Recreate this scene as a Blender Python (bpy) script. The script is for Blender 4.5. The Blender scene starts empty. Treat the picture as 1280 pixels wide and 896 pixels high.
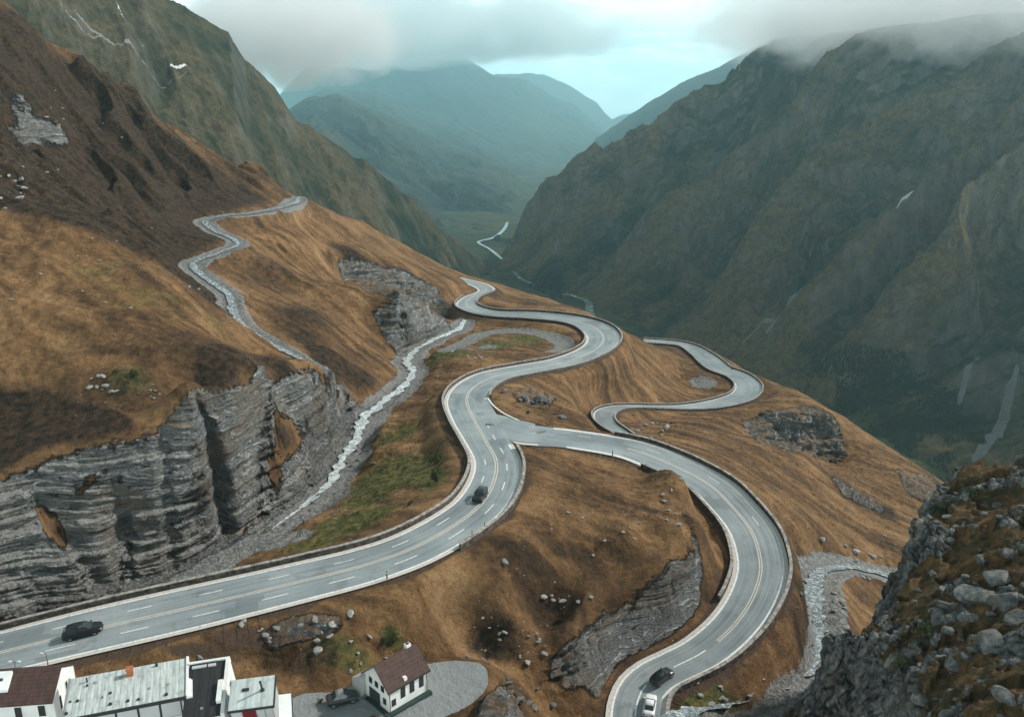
import bpy, bmesh, math, random
import numpy as np
from mathutils import Vector, Matrix
from mathutils.bvhtree import BVHTree

random.seed(11)
RNG = np.random.default_rng(11)
C = bpy.context.scene.collection
rad = math.radians

# ------------------------------------------------------------------ camera model
F, CX, CY, TH = 1065.0, 640.0, 448.0, rad(16.6)     # focal length in pixels, centre, downward pitch
CT, ST = math.cos(TH), math.sin(TH)

def ray(px, py):
    """ground direction of a sight line: X and Z per metre of Y"""
    x = (px - CX) / F
    v = (CY - py) / F
    n = CT + v * ST
    return x / n, (v * CT - ST) / n

def at(px, py, Y):
    a, b = ray(px, py)
    return (a * Y, Y, b * Y)

def at_z(px, py, z):
    a, b = ray(px, py)
    return at(px, py, z / b)

cam_d = bpy.data.cameras.new('camera')
cam = bpy.data.objects.new('camera', cam_d)
C.objects.link(cam)
cam.location = (0, 0, 0)
cam.rotation_euler = (math.pi / 2 - TH, 0, 0)
cam_d.sensor_width = 36.0
cam_d.lens = 36.0 * F / 1280.0
cam_d.clip_start = 1.0
cam_d.clip_end = 60000.0
bpy.context.scene.camera = cam

# ------------------------------------------------------------------ noise
_P = RNG.permutation(4096).astype(np.int32)
_PP = np.concatenate([_P, _P])
_G2 = np.stack([np.cos(np.linspace(0, 2*np.pi, 4096, endpoint=False)), np.sin(np.linspace(0, 2*np.pi, 4096, endpoint=False))], 1).astype(np.float32)
_g3 = RNG.normal(size=(4096, 3)); _G3 = (_g3 / np.linalg.norm(_g3, axis=1)[:, None]).astype(np.float32)

def noise2(x, y):
    x = np.asarray(x, np.float32); y = np.asarray(y, np.float32)
    xi = np.floor(x); yi = np.floor(y)
    fx = x - xi; fy = y - yi
    xi = xi.astype(np.int32); yi = yi.astype(np.int32)
    u = fx*fx*fx*(fx*(fx*6-15)+10); v = fy*fy*fy*(fy*(fy*6-15)+10)
    def g(i, j, dx, dy):
        h = _PP[(_PP[(xi+i) & 4095] + yi + j) & 4095]
        G = _G2[h]
        return G[..., 0]*dx + G[..., 1]*dy
    a = g(0, 0, fx, fy); b = g(1, 0, fx-1, fy); c = g(0, 1, fx, fy-1); d = g(1, 1, fx-1, fy-1)
    a = a + u*(b-a); c = c + u*(d-c)
    return (a + v*(c-a)) * 1.5

def noise3(x, y, z):
    x = np.asarray(x, np.float32); y = np.asarray(y, np.float32); z = np.asarray(z, np.float32)
    xi = np.floor(x); yi = np.floor(y); zi = np.floor(z)
    fx = x-xi; fy = y-yi; fz = z-zi
    xi = xi.astype(np.int32); yi = yi.astype(np.int32); zi = zi.astype(np.int32)
    s = lambda t: t*t*t*(t*(t*6-15)+10)
    u, v, w = s(fx), s(fy), s(fz)
    def g(i, j, k):
        h = _PP[(_PP[(_PP[(xi+i) & 4095] + yi + j) & 4095] + zi + k) & 4095]
        G = _G3[h]
        return G[..., 0]*(fx-i) + G[..., 1]*(fy-j) + G[..., 2]*(fz-k)
    def lx(j, k):
        a = g(0, j, k); b = g(1, j, k); return a + u*(b-a)
    a = lx(0, 0); b = lx(1, 0); a = a + v*(b-a)
    c = lx(0, 1); d = lx(1, 1); c = c + v*(d-c)
    return (a + w*(c-a)) * 1.5

def fbm2(x, y, o=4, lac=2.03, gain=.5):
    t = 0; a = 1.0
    for i in range(o):
        t = t + a*noise2(x + 17.3*i, y - 9.1*i); x = x*lac; y = y*lac; a *= gain
    return t

def ridged2(x, y, o=4, lac=2.05, gain=.5):
    t = 0; a = 1.0
    for i in range(o):
        t = t + a*(1 - 2*np.abs(noise2(x + 31.7*i, y + 5.9*i))); x = x*lac; y = y*lac; a *= gain
    return t

def fbm3(x, y, z, o=3, lac=2.1, gain=.5):
    t = 0; a = 1.0
    for i in range(o):
        t = t + a*noise3(x + 7.3*i, y - 3.1*i, z + 1.7*i); x = x*lac; y = y*lac; z = z*lac; a *= gain
    return t

def sstep(a, b, x):
    t = np.clip((x-a)/(b-a), 0, 1)
    return t*t*(3-2*t)

# ------------------------------------------------------------------ tagging
def tag(o, label=None, cat=None, group=None, kind=None):
    if label: o['label'] = label
    if cat: o['category'] = cat
    if group: o['group'] = group
    if kind: o['kind'] = kind
    return o

def mesh_obj(name, V, Fq, mat=None, parent=None, smooth=True, attrs=None):
    """V (n,3) array, Fq (m,4) or (m,3) index array -> linked object"""
    V = np.asarray(V, np.float32); Fq = np.asarray(Fq, np.int32)
    me = bpy.data.meshes.new(name)
    k = Fq.shape[1]
    me.vertices.add(len(V)); me.vertices.foreach_set('co', V.ravel())
    me.loops.add(Fq.size); me.loops.foreach_set('vertex_index', Fq.ravel())
    me.polygons.add(len(Fq)); me.polygons.foreach_set('loop_start', np.arange(0, Fq.size, k, dtype=np.int32))
    me.polygons.foreach_set('loop_total', np.full(len(Fq), k, np.int32))
    me.polygons.foreach_set('use_smooth', np.full(len(Fq), bool(smooth)))
    if attrs:
        for n, a in attrs.items():
            at_ = me.attributes.new(n, 'FLOAT', 'POINT')
            at_.data.foreach_set('value', np.asarray(a, np.float32).ravel())
    me.update(calc_edges=True)
    if mat: me.materials.append(mat)
    o = bpy.data.objects.new(name, me)
    C.objects.link(o)
    if parent: o.parent = parent
    return o

def grid_faces(nr, nc):
    i = np.arange(nr*nc).reshape(nr, nc)
    return np.stack([i[:-1, :-1], i[:-1, 1:], i[1:, 1:], i[1:, :-1]], -1).reshape(-1, 4)

class MQ:
    """multiquadric surface through scattered heights"""
    def __init__(s, P, c, lam=1e-3):
        P = np.asarray(P, float)
        s.p = P[:, :2]; s.c = c
        n = len(P)
        A = np.sqrt(((s.p[:, None]-s.p[None])**2).sum(-1) + c*c)
        A -= np.eye(n)*lam*50
        Q = np.c_[np.ones(n), s.p/100.]
        M = np.block([[A, Q], [Q.T, np.zeros((3, 3))]])
        w = np.linalg.solve(M, np.r_[P[:, 2], 0, 0, 0])
        s.w = w[:n]; s.q = w[n:]
    def __call__(s, x, y):
        sh = x.shape; x = x.ravel(); y = y.ravel()
        out = np.empty(len(x))
        for i in range(0, len(x), 20000):
            a = x[i:i+20000]; b = y[i:i+20000]
            D = np.sqrt((a[:, None]-s.p[None, :, 0])**2 + (b[:, None]-s.p[None, :, 1])**2 + s.c**2)
            out[i:i+20000] = D@s.w + s.q[0] + s.q[1]*a/100 + s.q[2]*b/100
        return out.reshape(sh)

def dens(pts, step):
    """densify a polyline of tuples"""
    out = [pts[0]]
    for a, b in zip(pts[:-1], pts[1:]):
        a = np.array(a); b = np.array(b)
        n = max(1, int(np.linalg.norm((b-a)[:2])/step))
        for k in range(1, n+1): out.append(tuple(a+(b-a)*k/n))
    return out

def spline(P, n_per=8):
    """Catmull-Rom through rows of P"""
    P = np.asarray(P, float)
    Q = np.vstack([2*P[0]-P[1], P, 2*P[-1]-P[-2]])
    out = []
    for i in range(1, len(Q)-2):
        p0, p1, p2, p3 = Q[i-1], Q[i], Q[i+1], Q[i+2]
        for t in np.linspace(0, 1, n_per, endpoint=False):
            out.append(.5*((2*p1) + (-p0+p2)*t + (2*p0-5*p1+4*p2-p3)*t*t + (-p0+3*p1-3*p2+p3)*t**3))
    out.append(P[-1])
    return np.array(out)

def bilerp(A, r, c):
    r = np.clip(r, 0, A.shape[0]-1.001); c = np.clip(c, 0, A.shape[1]-1.001)
    i = r.astype(int); j = c.astype(int); u = r-i; v = c-j
    return (A[i, j]*(1-u)*(1-v) + A[i+1, j]*u*(1-v) + A[i, j+1]*(1-u)*v + A[i+1, j+1]*u*v)

def resample_columns(Yf, H, n, K=60.0):
    """H[rows, cols] heights along Yf. Returns fractional row indices [n, cols] spread evenly over what each column shows"""
    v = np.arctan2(H, Yf[:, None])
    dv = np.diff(v, axis=0)*F
    dl = np.diff(np.log(Yf))[:, None]*K
    ds = np.sqrt(np.where(dv > 0, dv, dv*.45)**2 + dl**2)
    # even the spacing out from column to column, so that neighbours stay level
    k = 61; c = np.cumsum(np.pad(ds, ((0, 0), (k//2+1, k//2)), mode='edge'), axis=1)
    ds = (c[:, k:]-c[:, :-k])/k
    s = np.vstack([np.zeros((1, H.shape[1])), np.cumsum(ds, 0)])
    out = np.empty((n, H.shape[1]))
    rows = np.arange(H.shape[0])
    for j in range(H.shape[1]):
        out[:, j] = np.interp(np.linspace(0, s[-1, j], n), s[:, j], rows)
    return out

def grid_normals(P):
    a = np.gradient(P, axis=0); b = np.gradient(P, axis=1)
    n = np.cross(b, a)
    n /= np.linalg.norm(n, axis=-1, keepdims=True) + 1e-9
    n *= np.where(n[..., 2:3] < 0, -1, 1)
    return n
# ------------------------------------------------------------------ the roads, traced edge by edge: (left x, y, right x, y, z)
ROAD_A = [(-260,848,-245,906,-59.5),(-75,804,-60,858,-57.5),(0,787,20,840,-56.5),(100,763,150,808,-55.5),(234,732,290,777,-54.5),(335,711,400,747,-53.5),(427,690,480,725,-52.8),
 (494,671,535,701,-52.3),(540,648,590,669,-52),(575,620,626,643,-52),(590,597,645,607,-52.3),(592,574,648,577,-52.9),(580,549,633,550,-53.8),
 (566,528,620,522,-55.2),(558.5,501,608,500,-57),(569,484,615,484,-58.5),(594,469,642,472,-60.5),(636,460,682,464,-62.3),(682,451.5,722,456,-63.8),
 (712,442.5,752,444,-65),(730,433,770,431,-66),(734,423,773,417,-67),(724,411.5,756,404,-68),(701,404,723,395.5,-69),(661,400,675,390,-70),
 (614,397,628,388.5,-71.3),(586,391.5,606,385,-72.3),(571.5,383,594,379,-73.3),(578,373,599,371.5,-74.3),(598,364.5,617,363,-75),(592,358.5,609,355,-75.8),(579,354,589,350,-76.5),(566,350,572,345.5,-77)]
ROAD_B = [(610,520,622,551,-54.6),(640,524,640,552.5,-54.4),(661,531,660,555,-54.4),(711,538,712,558.5,-55.7),(792,549,775,572,-58.2),(850,569.5,822,589,-60.6),(904,597,867,613,-63.5),(938,627,893,640,-66.5),
 (968,663,911,665,-69.5),(979,697,921,697,-72),(980,723,919,721,-74),(968,757,906,751,-77),(944,793,885,777,-80),(904,827,857,801,-83),
 (866,848,826,816,-85),(841,861,803,827,-86.3),(829,872,781,846,-87.3),(824.5,886,770,866,-88),(824,900,764,888,-88.7),(827,935,762,928,-90)]
# the branch keeps a steady fall: heights are worked out along it
GRADE = .145
_zo = [r[4] for r in ROAD_B]
_z = [_zo[0], _zo[1], _zo[2]]
for a, b in zip(ROAD_B[2:-1], ROAD_B[3:]):
    pm = at_z((a[0]+a[2])/2, (a[1]+a[3])/2, _z[-1])
    z = _z[-1]
    for _ in range(25):
        q = at_z((b[0]+b[2])/2, (b[1]+b[3])/2, z)
        z = .5*z + .5*(_z[-1] - GRADE*math.hypot(q[0]-pm[0], q[1]-pm[1]))
    _z.append(z)
_RB = [((r[0]+r[2])/2, (r[1]+r[3])/2, zn/zo) for r, zn, zo in zip(ROAD_B, _z, _zo)]
ROAD_B = [(*r[:4], z) for r, z in zip(ROAD_B, _z)]
print('branch heights', np.round(_z, 1))
ROAD_C = [(805,429,805,423.5,-80.5),(850,433.5,857,428.5,-81.5),(868,446,888,441,-82.3),(882,461,914,459,-83),(907,471,938,469,-83.8),(920,482,951,482,-84.2),
 (913,492,944,498,-84.2),(887,500.5,912,508.5,-83.7),(854,505,862,514,-82),(792,504.5,795,512.5,-76.7),(760,506,777,514.5,-74),(743,514,768,519.5,-71.5),
 (746,527,768,528,-69),(764,541,784,539.5,-65.5),(780,551,796,547,-60.5)]

_AN = [(0.5*(r[0]+r[2]), .5*(r[1]+r[3]), 1.0) for r in ROAD_A[:24:2]+ROAD_C] + [(p, q, 1.0) for p, q in ((880,434),(950,472),(1000,490),(1060,530),(1130,570),(1170,600),(1210,630),(990,545),(700,600),(640,640),(600,700),(450,800),(560,800),(1060,580),(1120,620))]
_WT = np.array(_RB[2:] + _AN)
def fixY(px, py, Y):
    """carries the branch road's corrected distances over to the ground around it"""
    if px < 560 or py < 540: return Y
    d = np.hypot(_WT[:, 0]-px, _WT[:, 1]-py)+4
    w = d**-3.0
    return Y*float((w*_WT[:, 2]).sum()/w.sum())
def ribbon_rows(R):
    rows = []
    for lx, ly, rx, ry, z in R:
        l = at_z(lx, ly, z); r = at_z(rx, ry, z)
        rows.append([l[0], l[1], r[0], r[1], z])
    rows = np.array(rows)
    s = spline(rows, 10)
    # even out the step along the road
    c = (s[:, :2]+s[:, 2:4])/2
    d = np.r_[0, np.cumsum(np.linalg.norm(np.diff(c, axis=0), axis=1))]
    n = int(d[-1]/1.2)
    t = np.linspace(0, d[-1], n)
    s = np.stack([np.interp(t, d, s[:, k]) for k in range(5)], 1)
    k = np.ones(5)/5
    z = np.convolve(np.pad(s[:, 4], 2, mode='edge'), k, mode='valid'); s[:, 4] = z
    return s, t
RA, TA = ribbon_rows(ROAD_A)
RB, TB = ribbon_rows(ROAD_B)
RC, TC = ribbon_rows(ROAD_C)

# streams: (px, py, Y, half width)
STREAM_MAIN = [(583,398,297,1.4),(572,412,268,2.6),(545,424,250,2.2),(520,438,236,2.2),(508,452,222,2.4),(516,466,209,2.4),(500,487,192,2.6),(475,505,178,2.6),(455,524,167.5,2.8),(447,545,158,2.4),(430,572,147,2.2),(412,604,134,2.4),
 (385,628,126.5,2.2),(340,662,115,2.4),(290,695,108.5,2.4),(230,729,101.5,2.4),(150,757,96,2.2),(60,775,93,2)]
STREAM_HILL = [(374,246,362,1.2),(368,254,350,2.8),(330,265,312,1.9),(285,270,296,1.7),(257,277,288,2.0),(268,289,276,2.0),(288,297,266,1.8),(297,306,257,1.8),(272,317,246,1.9),(241,330,233,2.2),(256,347,222,1.9),(285,368,210,1.9),(291,388,200,1.9),
 (305,408,191,1.7),(335,428,181,1.5),(370,446,171,1.3),(398,461,160.5,1.1)]
STREAM_RIGHT = [(1180,735,140,1.6),(1110,719,144,2.0),(1062,709,145.5,2.2),(1026,715,144,2.6),(1017,732,137.5,3.0),(1017,760,129.5,3.2),(1020,793,123.5,3.2),(1010,828,116,3.0),(985,850,111.5,2.5),(935,868,108.3,2.2),(880,884,105.4,2.2),(830,900,103,2.2)]
RING = [(560,437,224,1.6),(600,419,253,1.7),(640,413.5,262,1.8),(680,418.5,256,1.8),(703,428,245,1.9),(706,437,236.5,1.8),(690,442,229,1.3)]
LOT = [(385,886,71.2),(430,884,71.3),(470,868,73.2),(520,866,73.6),(560,855,75.5),(585,842,77.2)]

def to_xyz(L): return np.array([list(at(p, q, fixY(p, q, Y)))+[w] for p, q, Y, w in L])

ctrl = []
def add(*pts):
    for p in pts: ctrl.append(at(p[0], p[1], fixY(*p)))

# --- left hill
CLIFF_TOP = [(-300,760,92),(-180,690,97),(-60,640,100),(0,598,104),(60,572,107),(140,556,109.5),(190,548,111.5),(250,533,114.5),(268,520,118),(297,500,123),(303,486,126),(335,478,134),(370,470,144),(400,467,152),(418,476,156),(432,490,158)]
CLIFF_BASE = [(-300,880,80),(-180,838,84),(-60,800,88),(0,778,92),(60,762,94.5),(120,752,96),(145,742,98),(170,732,101),(215,720,103.5),(262,692,108.5),(283,676,112.5),(300,664,116),(318,652,119),(352,630,124.5),(380,612,130),(400,592,137),(420,570,146),(437,546,156),(446,526,164)]
for L in (CLIFF_TOP, CLIFF_BASE):
    ctrl += dens([at(*p) for p in L], 6)
for p, q, Y in CLIFF_TOP[1:9]:                     # the turf just behind the lip
    a = at(p, q, Y); b = np.array(a)*1.07; ctrl.append((b[0], b[1], a[2]+1.8))
add((0,265,167),(100,292,164),(200,336,159),(255,391,153),(290,432,150),(325,455,152),(0,420,132),(100,420,134),(200,440,130),(300,450,131.5),(60,500,121),(170,490,121),(250,480,124),(345,470,141),
    (-120,300,160),(-120,480,121))
add((0,200,215),(0,120,265),(0,20,320),(60,130,290),(100,200,280),(150,250,270),(100,85,335),(170,130,345),(260,190,365),(330,230,374),(200,290,262),(130,290,225),(60,240,228),(170,320,215),(215,300,258),(220,345,205),(260,380,188),
    (-120,60,290),(-120,180,225),(-120,-60,330),(225,240,318),(160,180,315),(80,100,315),(300,245,330))
add((400,258,378),(372,249,366),(450,276,402),(500,303,416),(560,336,432),(600,352,430),(640,362,425),(480,300,395),(530,334,392))
add((350,330,250),(400,350,268),(400,300,320),(330,300,290),(400,400,216),(440,400,232),(440,460,192),(470,482,188),(495,475,200),(340,380,215),(450,350,268),(380,270,345),(380,430,186),(420,440,186),(440,300,342))
# second cliff and its upper tier
C2T = [(462,384,240),(485,378,241),(512,378,241.5),(545,391,256),(562,404,268)]
C2B = [(478,418,234),(490,438,229),(503,446,228.5),(540,428,247.5),(566,416,263)]
C3T = [(418,318,312),(455,322,318),(500,334,326),(545,357,330),(562,380,318)]
C3B = [(425,345,305),(465,362,310),(505,369,317),(545,381,320),(568,402,309)]
for L in (C2T, C2B, C3T, C3B): ctrl += dens([at(*p) for p in L], 9)
# the gorge rim at the foot of the middle spur
GR = [(430,488,175),(446,503,174.5),(462,512,177),(485,497,188),(503,476,201)]
ctrl += [at(*p) for p in GR]
ctrl += [at(450,522,168.5), at(468,518,172)]
# green banks between stream and road
add((430,660,106),(430,625,122),(480,590,131),(530,560,138),(540,505,164),(500,545,150),(500,640,106),(500,600,121),(470,560,142),(500,500,182),(525,470,203),(540,450,217),(560,452,209),(600,440,226),(650,438,229),(600,428,240),(640,424,247),(680,431,240),
    (350,690,102),(300,712,97),(585,408,275),(640,402,283))
# right of the main road
add((660,490,172),(700,500,171.5),(740,482,204),(780,470,227),(800,450,250),(830,462,258),(850,470,260),(830,490,237),(700,478,195),(760,490,208),(720,520,158),(680,520,158),(790,420,264),(790,435,258),
    (850,540,172),(900,550,173),(810,530,180),(780,528,178),(900,520,206),(930,520,214),(960,500,233),(850,485,252),(880,480,256),(860,450,276))
add((640,362,400),(680,371,385),(740,394,345),(700,385,330),(650,380,345),(640,372,372))
add((880,434,303),(950,472,272),(1000,490,252),(1060,530,235),(1130,570,217),(1170,600,205),(1210,630,195),(1000,590,170),(1050,600,178),(1120,640,176),(1000,640,150),(1060,640,164),(1090,700,147),(960,600,160),(1000,560,184),(925,524,208),(1020,509,222),(1042,516,224),(960,514,218),(1000,509,221),(940,520,214),(990,571,205),(1040,578,210),(960,562,203),(1018,576,208),(1060,580,206),
    (1080,760,131),(1060,800,122),(1045,745,133),(1000,780,124.5),(985,820,116),(1000,700,140),(950,850,112),(1150,720,140),(1150,680,158),(1200,700,150),(1100,800,122),(1100,860,112))
# knoll between the roads and its cliff
add((560,720,90.4),(560,790,84.5),(500,760,83.5),(450,800,79.5),(400,780,81),(330,815,78.5),(650,830,91),(650,896,84.5),(600,800,86.5),(560,706,91))
_unused = [(846,622,133),(860,650,128.5),(869,690,124.2),(845,704,123),(812,735,121.5),(762,764,117),(715,802,107),(676,836,98)]
_unused2 = [(876,762,120.5),(850,788,119),(812,815,117.5),(778,845,114.5),(752,880,109),(740,905,105)]
C4 = [(846,622,862,660,.9),(860,650,878,700,1.4),(869,690,874,764,1.9),(845,704,848,790,2.0),(812,735,812,817,2.0),(762,764,774,848,2.0),(715,802,748,884,2.0),(676,836,712,900,2.0)]
_rz = sorted([(.5*(r[1]+r[3])+.5*abs(r[3]-r[1])*(1 if r[3] > r[1] else -1), r[4]) for r in ROAD_B[6:]])
_t = []; _b = []
for tx_, ty_, bx_, by_, off in C4:
    zb = float(np.interp(by_, [q[0] for q in _rz], [q[1] for q in _rz])) - .1
    q = at_z(bx_, by_, zb); _b.append(q)
    _t.append(at(tx_, ty_, q[1]+off))
    _k2 = (q[1]+off+7)/(q[1]+off); ctrl.append((_t[-1][0]*_k2, _t[-1][1]*_k2, _t[-1][2]+1.6))
ctrl += dens(_t, 4) + dens(_b, 4)
# the knoll's back: an even swell from the road edges over to the cliff rim
for (ax_, ay_, az_), k_ in (((552,697,-52.4),7),((590,672,-52.1),6),((626,648,-52.1),5),((646,610,-52.4),4),((650,580,-52.9),4),((662,562,-54.6),3),((712,563,-55.9),3),((775,577,-58.3),2),((822,594,-60.4),1),((590,672,-52.1),5),((646,610,-52.4),3),((626,648,-52.1),6)):
    a_ = np.array(at_z(ax_, ay_, az_)); r_ = np.array(_t[k_])
    for t_ in (.18, .42, .68, .88):
        q_ = a_+(r_-a_)*t_; q_[2] += 1.5*math.sin(math.pi*t_); ctrl.append(tuple(q_))
print('knoll cliff heights', [round(a[2]-b[2], 1) for a, b in zip(_t, _b)])
add((885,680,128),(885,720,124),(880,640,132.5),(700,930,90))
# the bench with the cottage, and the slope to the buildings
add((550,842,78.5),(550,862,76.5),(585,880,74.8),(520,880,74.2),(480,880,73.6),(430,885,71.8),(380,888,70.8),(450,852,75.3),(400,852,74.2),(350,850,75),(620,840,83),(620,880,77.5),(500,838,79.3),(340,890,70),(450,930,66),(550,930,70),(640,940,76))
ctrl += [(-46,68,-57.5),(-30,66,-58.5),(-12,66,-59),(-60,64,-57.5),(-40,50,-60),(0,45,-62),(40,50,-75),(-20,30,-65),(30,80,-84),(60,90,-88),(90,110,-88),(60,60,-86),(110,80,-90)]
# hidden backs of the ridges
def behind(L, steps=((25,-14),(70,-62),(150,-150))):
    for p, q, Y in L:
        a = np.array(at(p, q, Y))
        for d, dz in steps:
            k = (Y+d)/Y; ctrl.append((a[0]*k, a[1]*k, a[2]+dz))
behind([(-120,-60,330),(0,20,320),(100,85,335),(170,130,345),(260,190,365),(330,230,374),(400,258,378),(450,276,402),(500,303,416),(560,336,432),(600,352,430),(640,362,428),(690,374,392),(740,394,348)], ((30,-12),(90,-62),(170,-140)))
behind([(790,418,300),(880,433,310),(950,472,275),(1000,490,254),(1060,530,236),(1130,570,218),(1170,600,206),(1210,630,196),(1260,670,186)])
for L in (STREAM_MAIN, STREAM_HILL, STREAM_RIGHT, RING):
    ctrl += [tuple(r[:3]) for r in to_xyz(L)]
for R in (RA, RB, RC):
    for r in R[::7]:
        ctrl.append(((r[0]+r[2])/2, (r[1]+r[3])/2, r[4]))
# thin out controls that sit on top of each other
_k = []
for c in ctrl:
    if all((c[0]-d[0])**2 + (c[1]-d[1])**2 > 5.0 for d in _k): _k.append(c)
SURF = MQ(_k, 3.0, 2e-3)

TX0, TX1, NC = -1.02, .86, 1640
Y0, Y1, NF = 26.0, 640.0, 2300
TXs = np.linspace(TX0, TX1, NC)
Yf = np.exp(np.linspace(math.log(Y0), math.log(Y1), NF))

def coarse(fn, nc=330, nr=460):
    tx = np.linspace(TX0, TX1, nc); yy = np.exp(np.linspace(math.log(Y0), math.log(Y1), nr))
    X = tx[None]*yy[:, None]; Y = np.repeat(yy[:, None], nc, 1)
    return fn(X, Y)
Hc = coarse(SURF)
GX = TXs[None]*Yf[:, None]; GY = np.repeat(Yf[:, None], NC, 1)
_r = np.linspace(0, Hc.shape[0]-1, NF)[:, None]*np.ones((1, NC)); _c = np.linspace(0, Hc.shape[1]-1, NC)[None]*np.ones((NF, 1))
H = bilerp(Hc, _r, _c)

def window(x0, x1, y0, y1):
    i0 = np.searchsorted(Yf, max(y0, Y0)); i1 = np.searchsorted(Yf, min(y1, Y1))
    y0 = max(y0, Y0)
    t = [x0/y0, x0/max(y1, Y0), x1/y0, x1/max(y1, Y0)]
    j0 = np.searchsorted(TXs, min(t)); j1 = np.searchsorted(TXs, max(t))
    return slice(i0, i1), slice(j0, j1)

def path_field(P, reach):
    """P rows (x, y, z, hw): distance beyond the path's edge, and its height, over the grid"""
    D = np.full((NF, NC), 1e3, np.float32); Z = np.zeros((NF, NC), np.float32)
    for a, b in zip(P[:-1], P[1:]):
        m = reach + max(a[3], b[3])
        si, sj = window(min(a[0], b[0])-m, max(a[0], b[0])+m, min(a[1], b[1])-m, max(a[1], b[1])+m)
        x = GX[si, sj]; y = GY[si, sj]
        if x.size == 0: continue
        dx, dy = b[0]-a[0], b[1]-a[1]; L2 = dx*dx+dy*dy+1e-9
        t = np.clip(((x-a[0])*dx + (y-a[1])*dy)/L2, 0, 1)
        d = np.hypot(x-a[0]-t*dx, y-a[1]-t*dy) - (a[3]+t*(b[3]-a[3]))
        z = a[2]+t*(b[2]-a[2])
        up = d < D[si, sj]
        D[si, sj] = np.where(up, d, D[si, sj]); Z[si, sj] = np.where(up, z, Z[si, sj])
    return D, Z

def road_path(R):
    c = (R[:, :2]+R[:, 2:4])/2
    tan = np.gradient(c, axis=0); tan /= np.linalg.norm(tan, axis=1)[:, None]
    w = R[:, 2:4]-R[:, :2]
    hw = np.abs(w[:, 0]*tan[:, 1]-w[:, 1]*tan[:, 0])/2
    return np.c_[c, R[:, 4], hw], tan
PA, TanA = road_path(RA); PB, TanB = road_path(RB); PC, TanC = road_path(RC)

# --- relief of the turf
n_big = fbm2(GX/38., GY/38., 3)
n_mid = fbm2(GX/9., GY/9., 4)
n_sm = fbm2(GX/1.7+50, GY/1.7, 3)
# gullies running down the left hill (fall line is towards +x, -y)
_u = (GX*.55 + GY*.83); _v = (GX*.83 - GY*.55)
gul = ridged2(_u/34. + .35*n_big, _v/120., 3)
hillmask = sstep(-6, -40, GX+.16*GY-0)*sstep(150, 190, GY)
lowhill = sstep(-20, -45, GX+.12*GY)*sstep(112, 128, GY)*(1-hillmask)
g2l = ridged2(_u/13. + .5*n_big + 4, _v/70., 3)
STREAK = fbm2(_u/3.2 + .8*n_mid, _v/34., 4)
GULLY = hillmask*(gul*6.5 + g2l*1.4 - 3.0) + lowhill*(gul*2.2 + g2l*.5) - 2.0*lowhill
terr_rel = .7*n_big + .5*n_mid + .16*n_sm

roadD = np.full((NF, NC), 1e3, np.float32); roadZ = np.zeros((NF, NC), np.float32)
PF = spline(np.array([[*at_z(596,521,-55.7), 3.2], [*at_z(612,526,-55.2), 3.6], [*at_z(634,533,-54.8), 3.6], [*at_z(668,543.5,-54.6), 3.2]]), 8)
for P, zo in ((PA, 0), (PB, -.02), (PC, -.02), (PF, -.03)):
    D, Z = path_field(P, 16)
    up = D < roadD
    roadD = np.where(up, D, roadD); roadZ = np.where(up, Z+zo, roadZ)
strD = np.full((NF, NC), 1e3, np.float32); strZ = np.zeros((NF, NC), np.float32)
SP = {}
for nm, L in (('main', STREAM_MAIN), ('hill', STREAM_HILL), ('right', STREAM_RIGHT), ('ring', RING)):
    P = spline(to_xyz(L), 8); SP[nm] = P
    D, Z = path_field(P, 26)
    up = D < strD
    strD = np.where(up, D, strD); strZ = np.where(up, Z, strZ)
lotP = np.array([list(at(p, q, Y))+[w] for (p, q, Y), w in zip(LOT, (2.2, 2.2, 2.6, 4.0, 3.6, 1.8))])
lotD, lotZ = path_field(spline(lotP, 6), 8)

# slope of the bare surface -> rock
gy = np.gradient(H, axis=0)/np.gradient(GY, axis=0)
gx = np.gradient(H, axis=1)/np.gradient(GX, axis=1)
slope = np.hypot(gx, gy)
del gx, gy
SLOPE = slope
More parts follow.
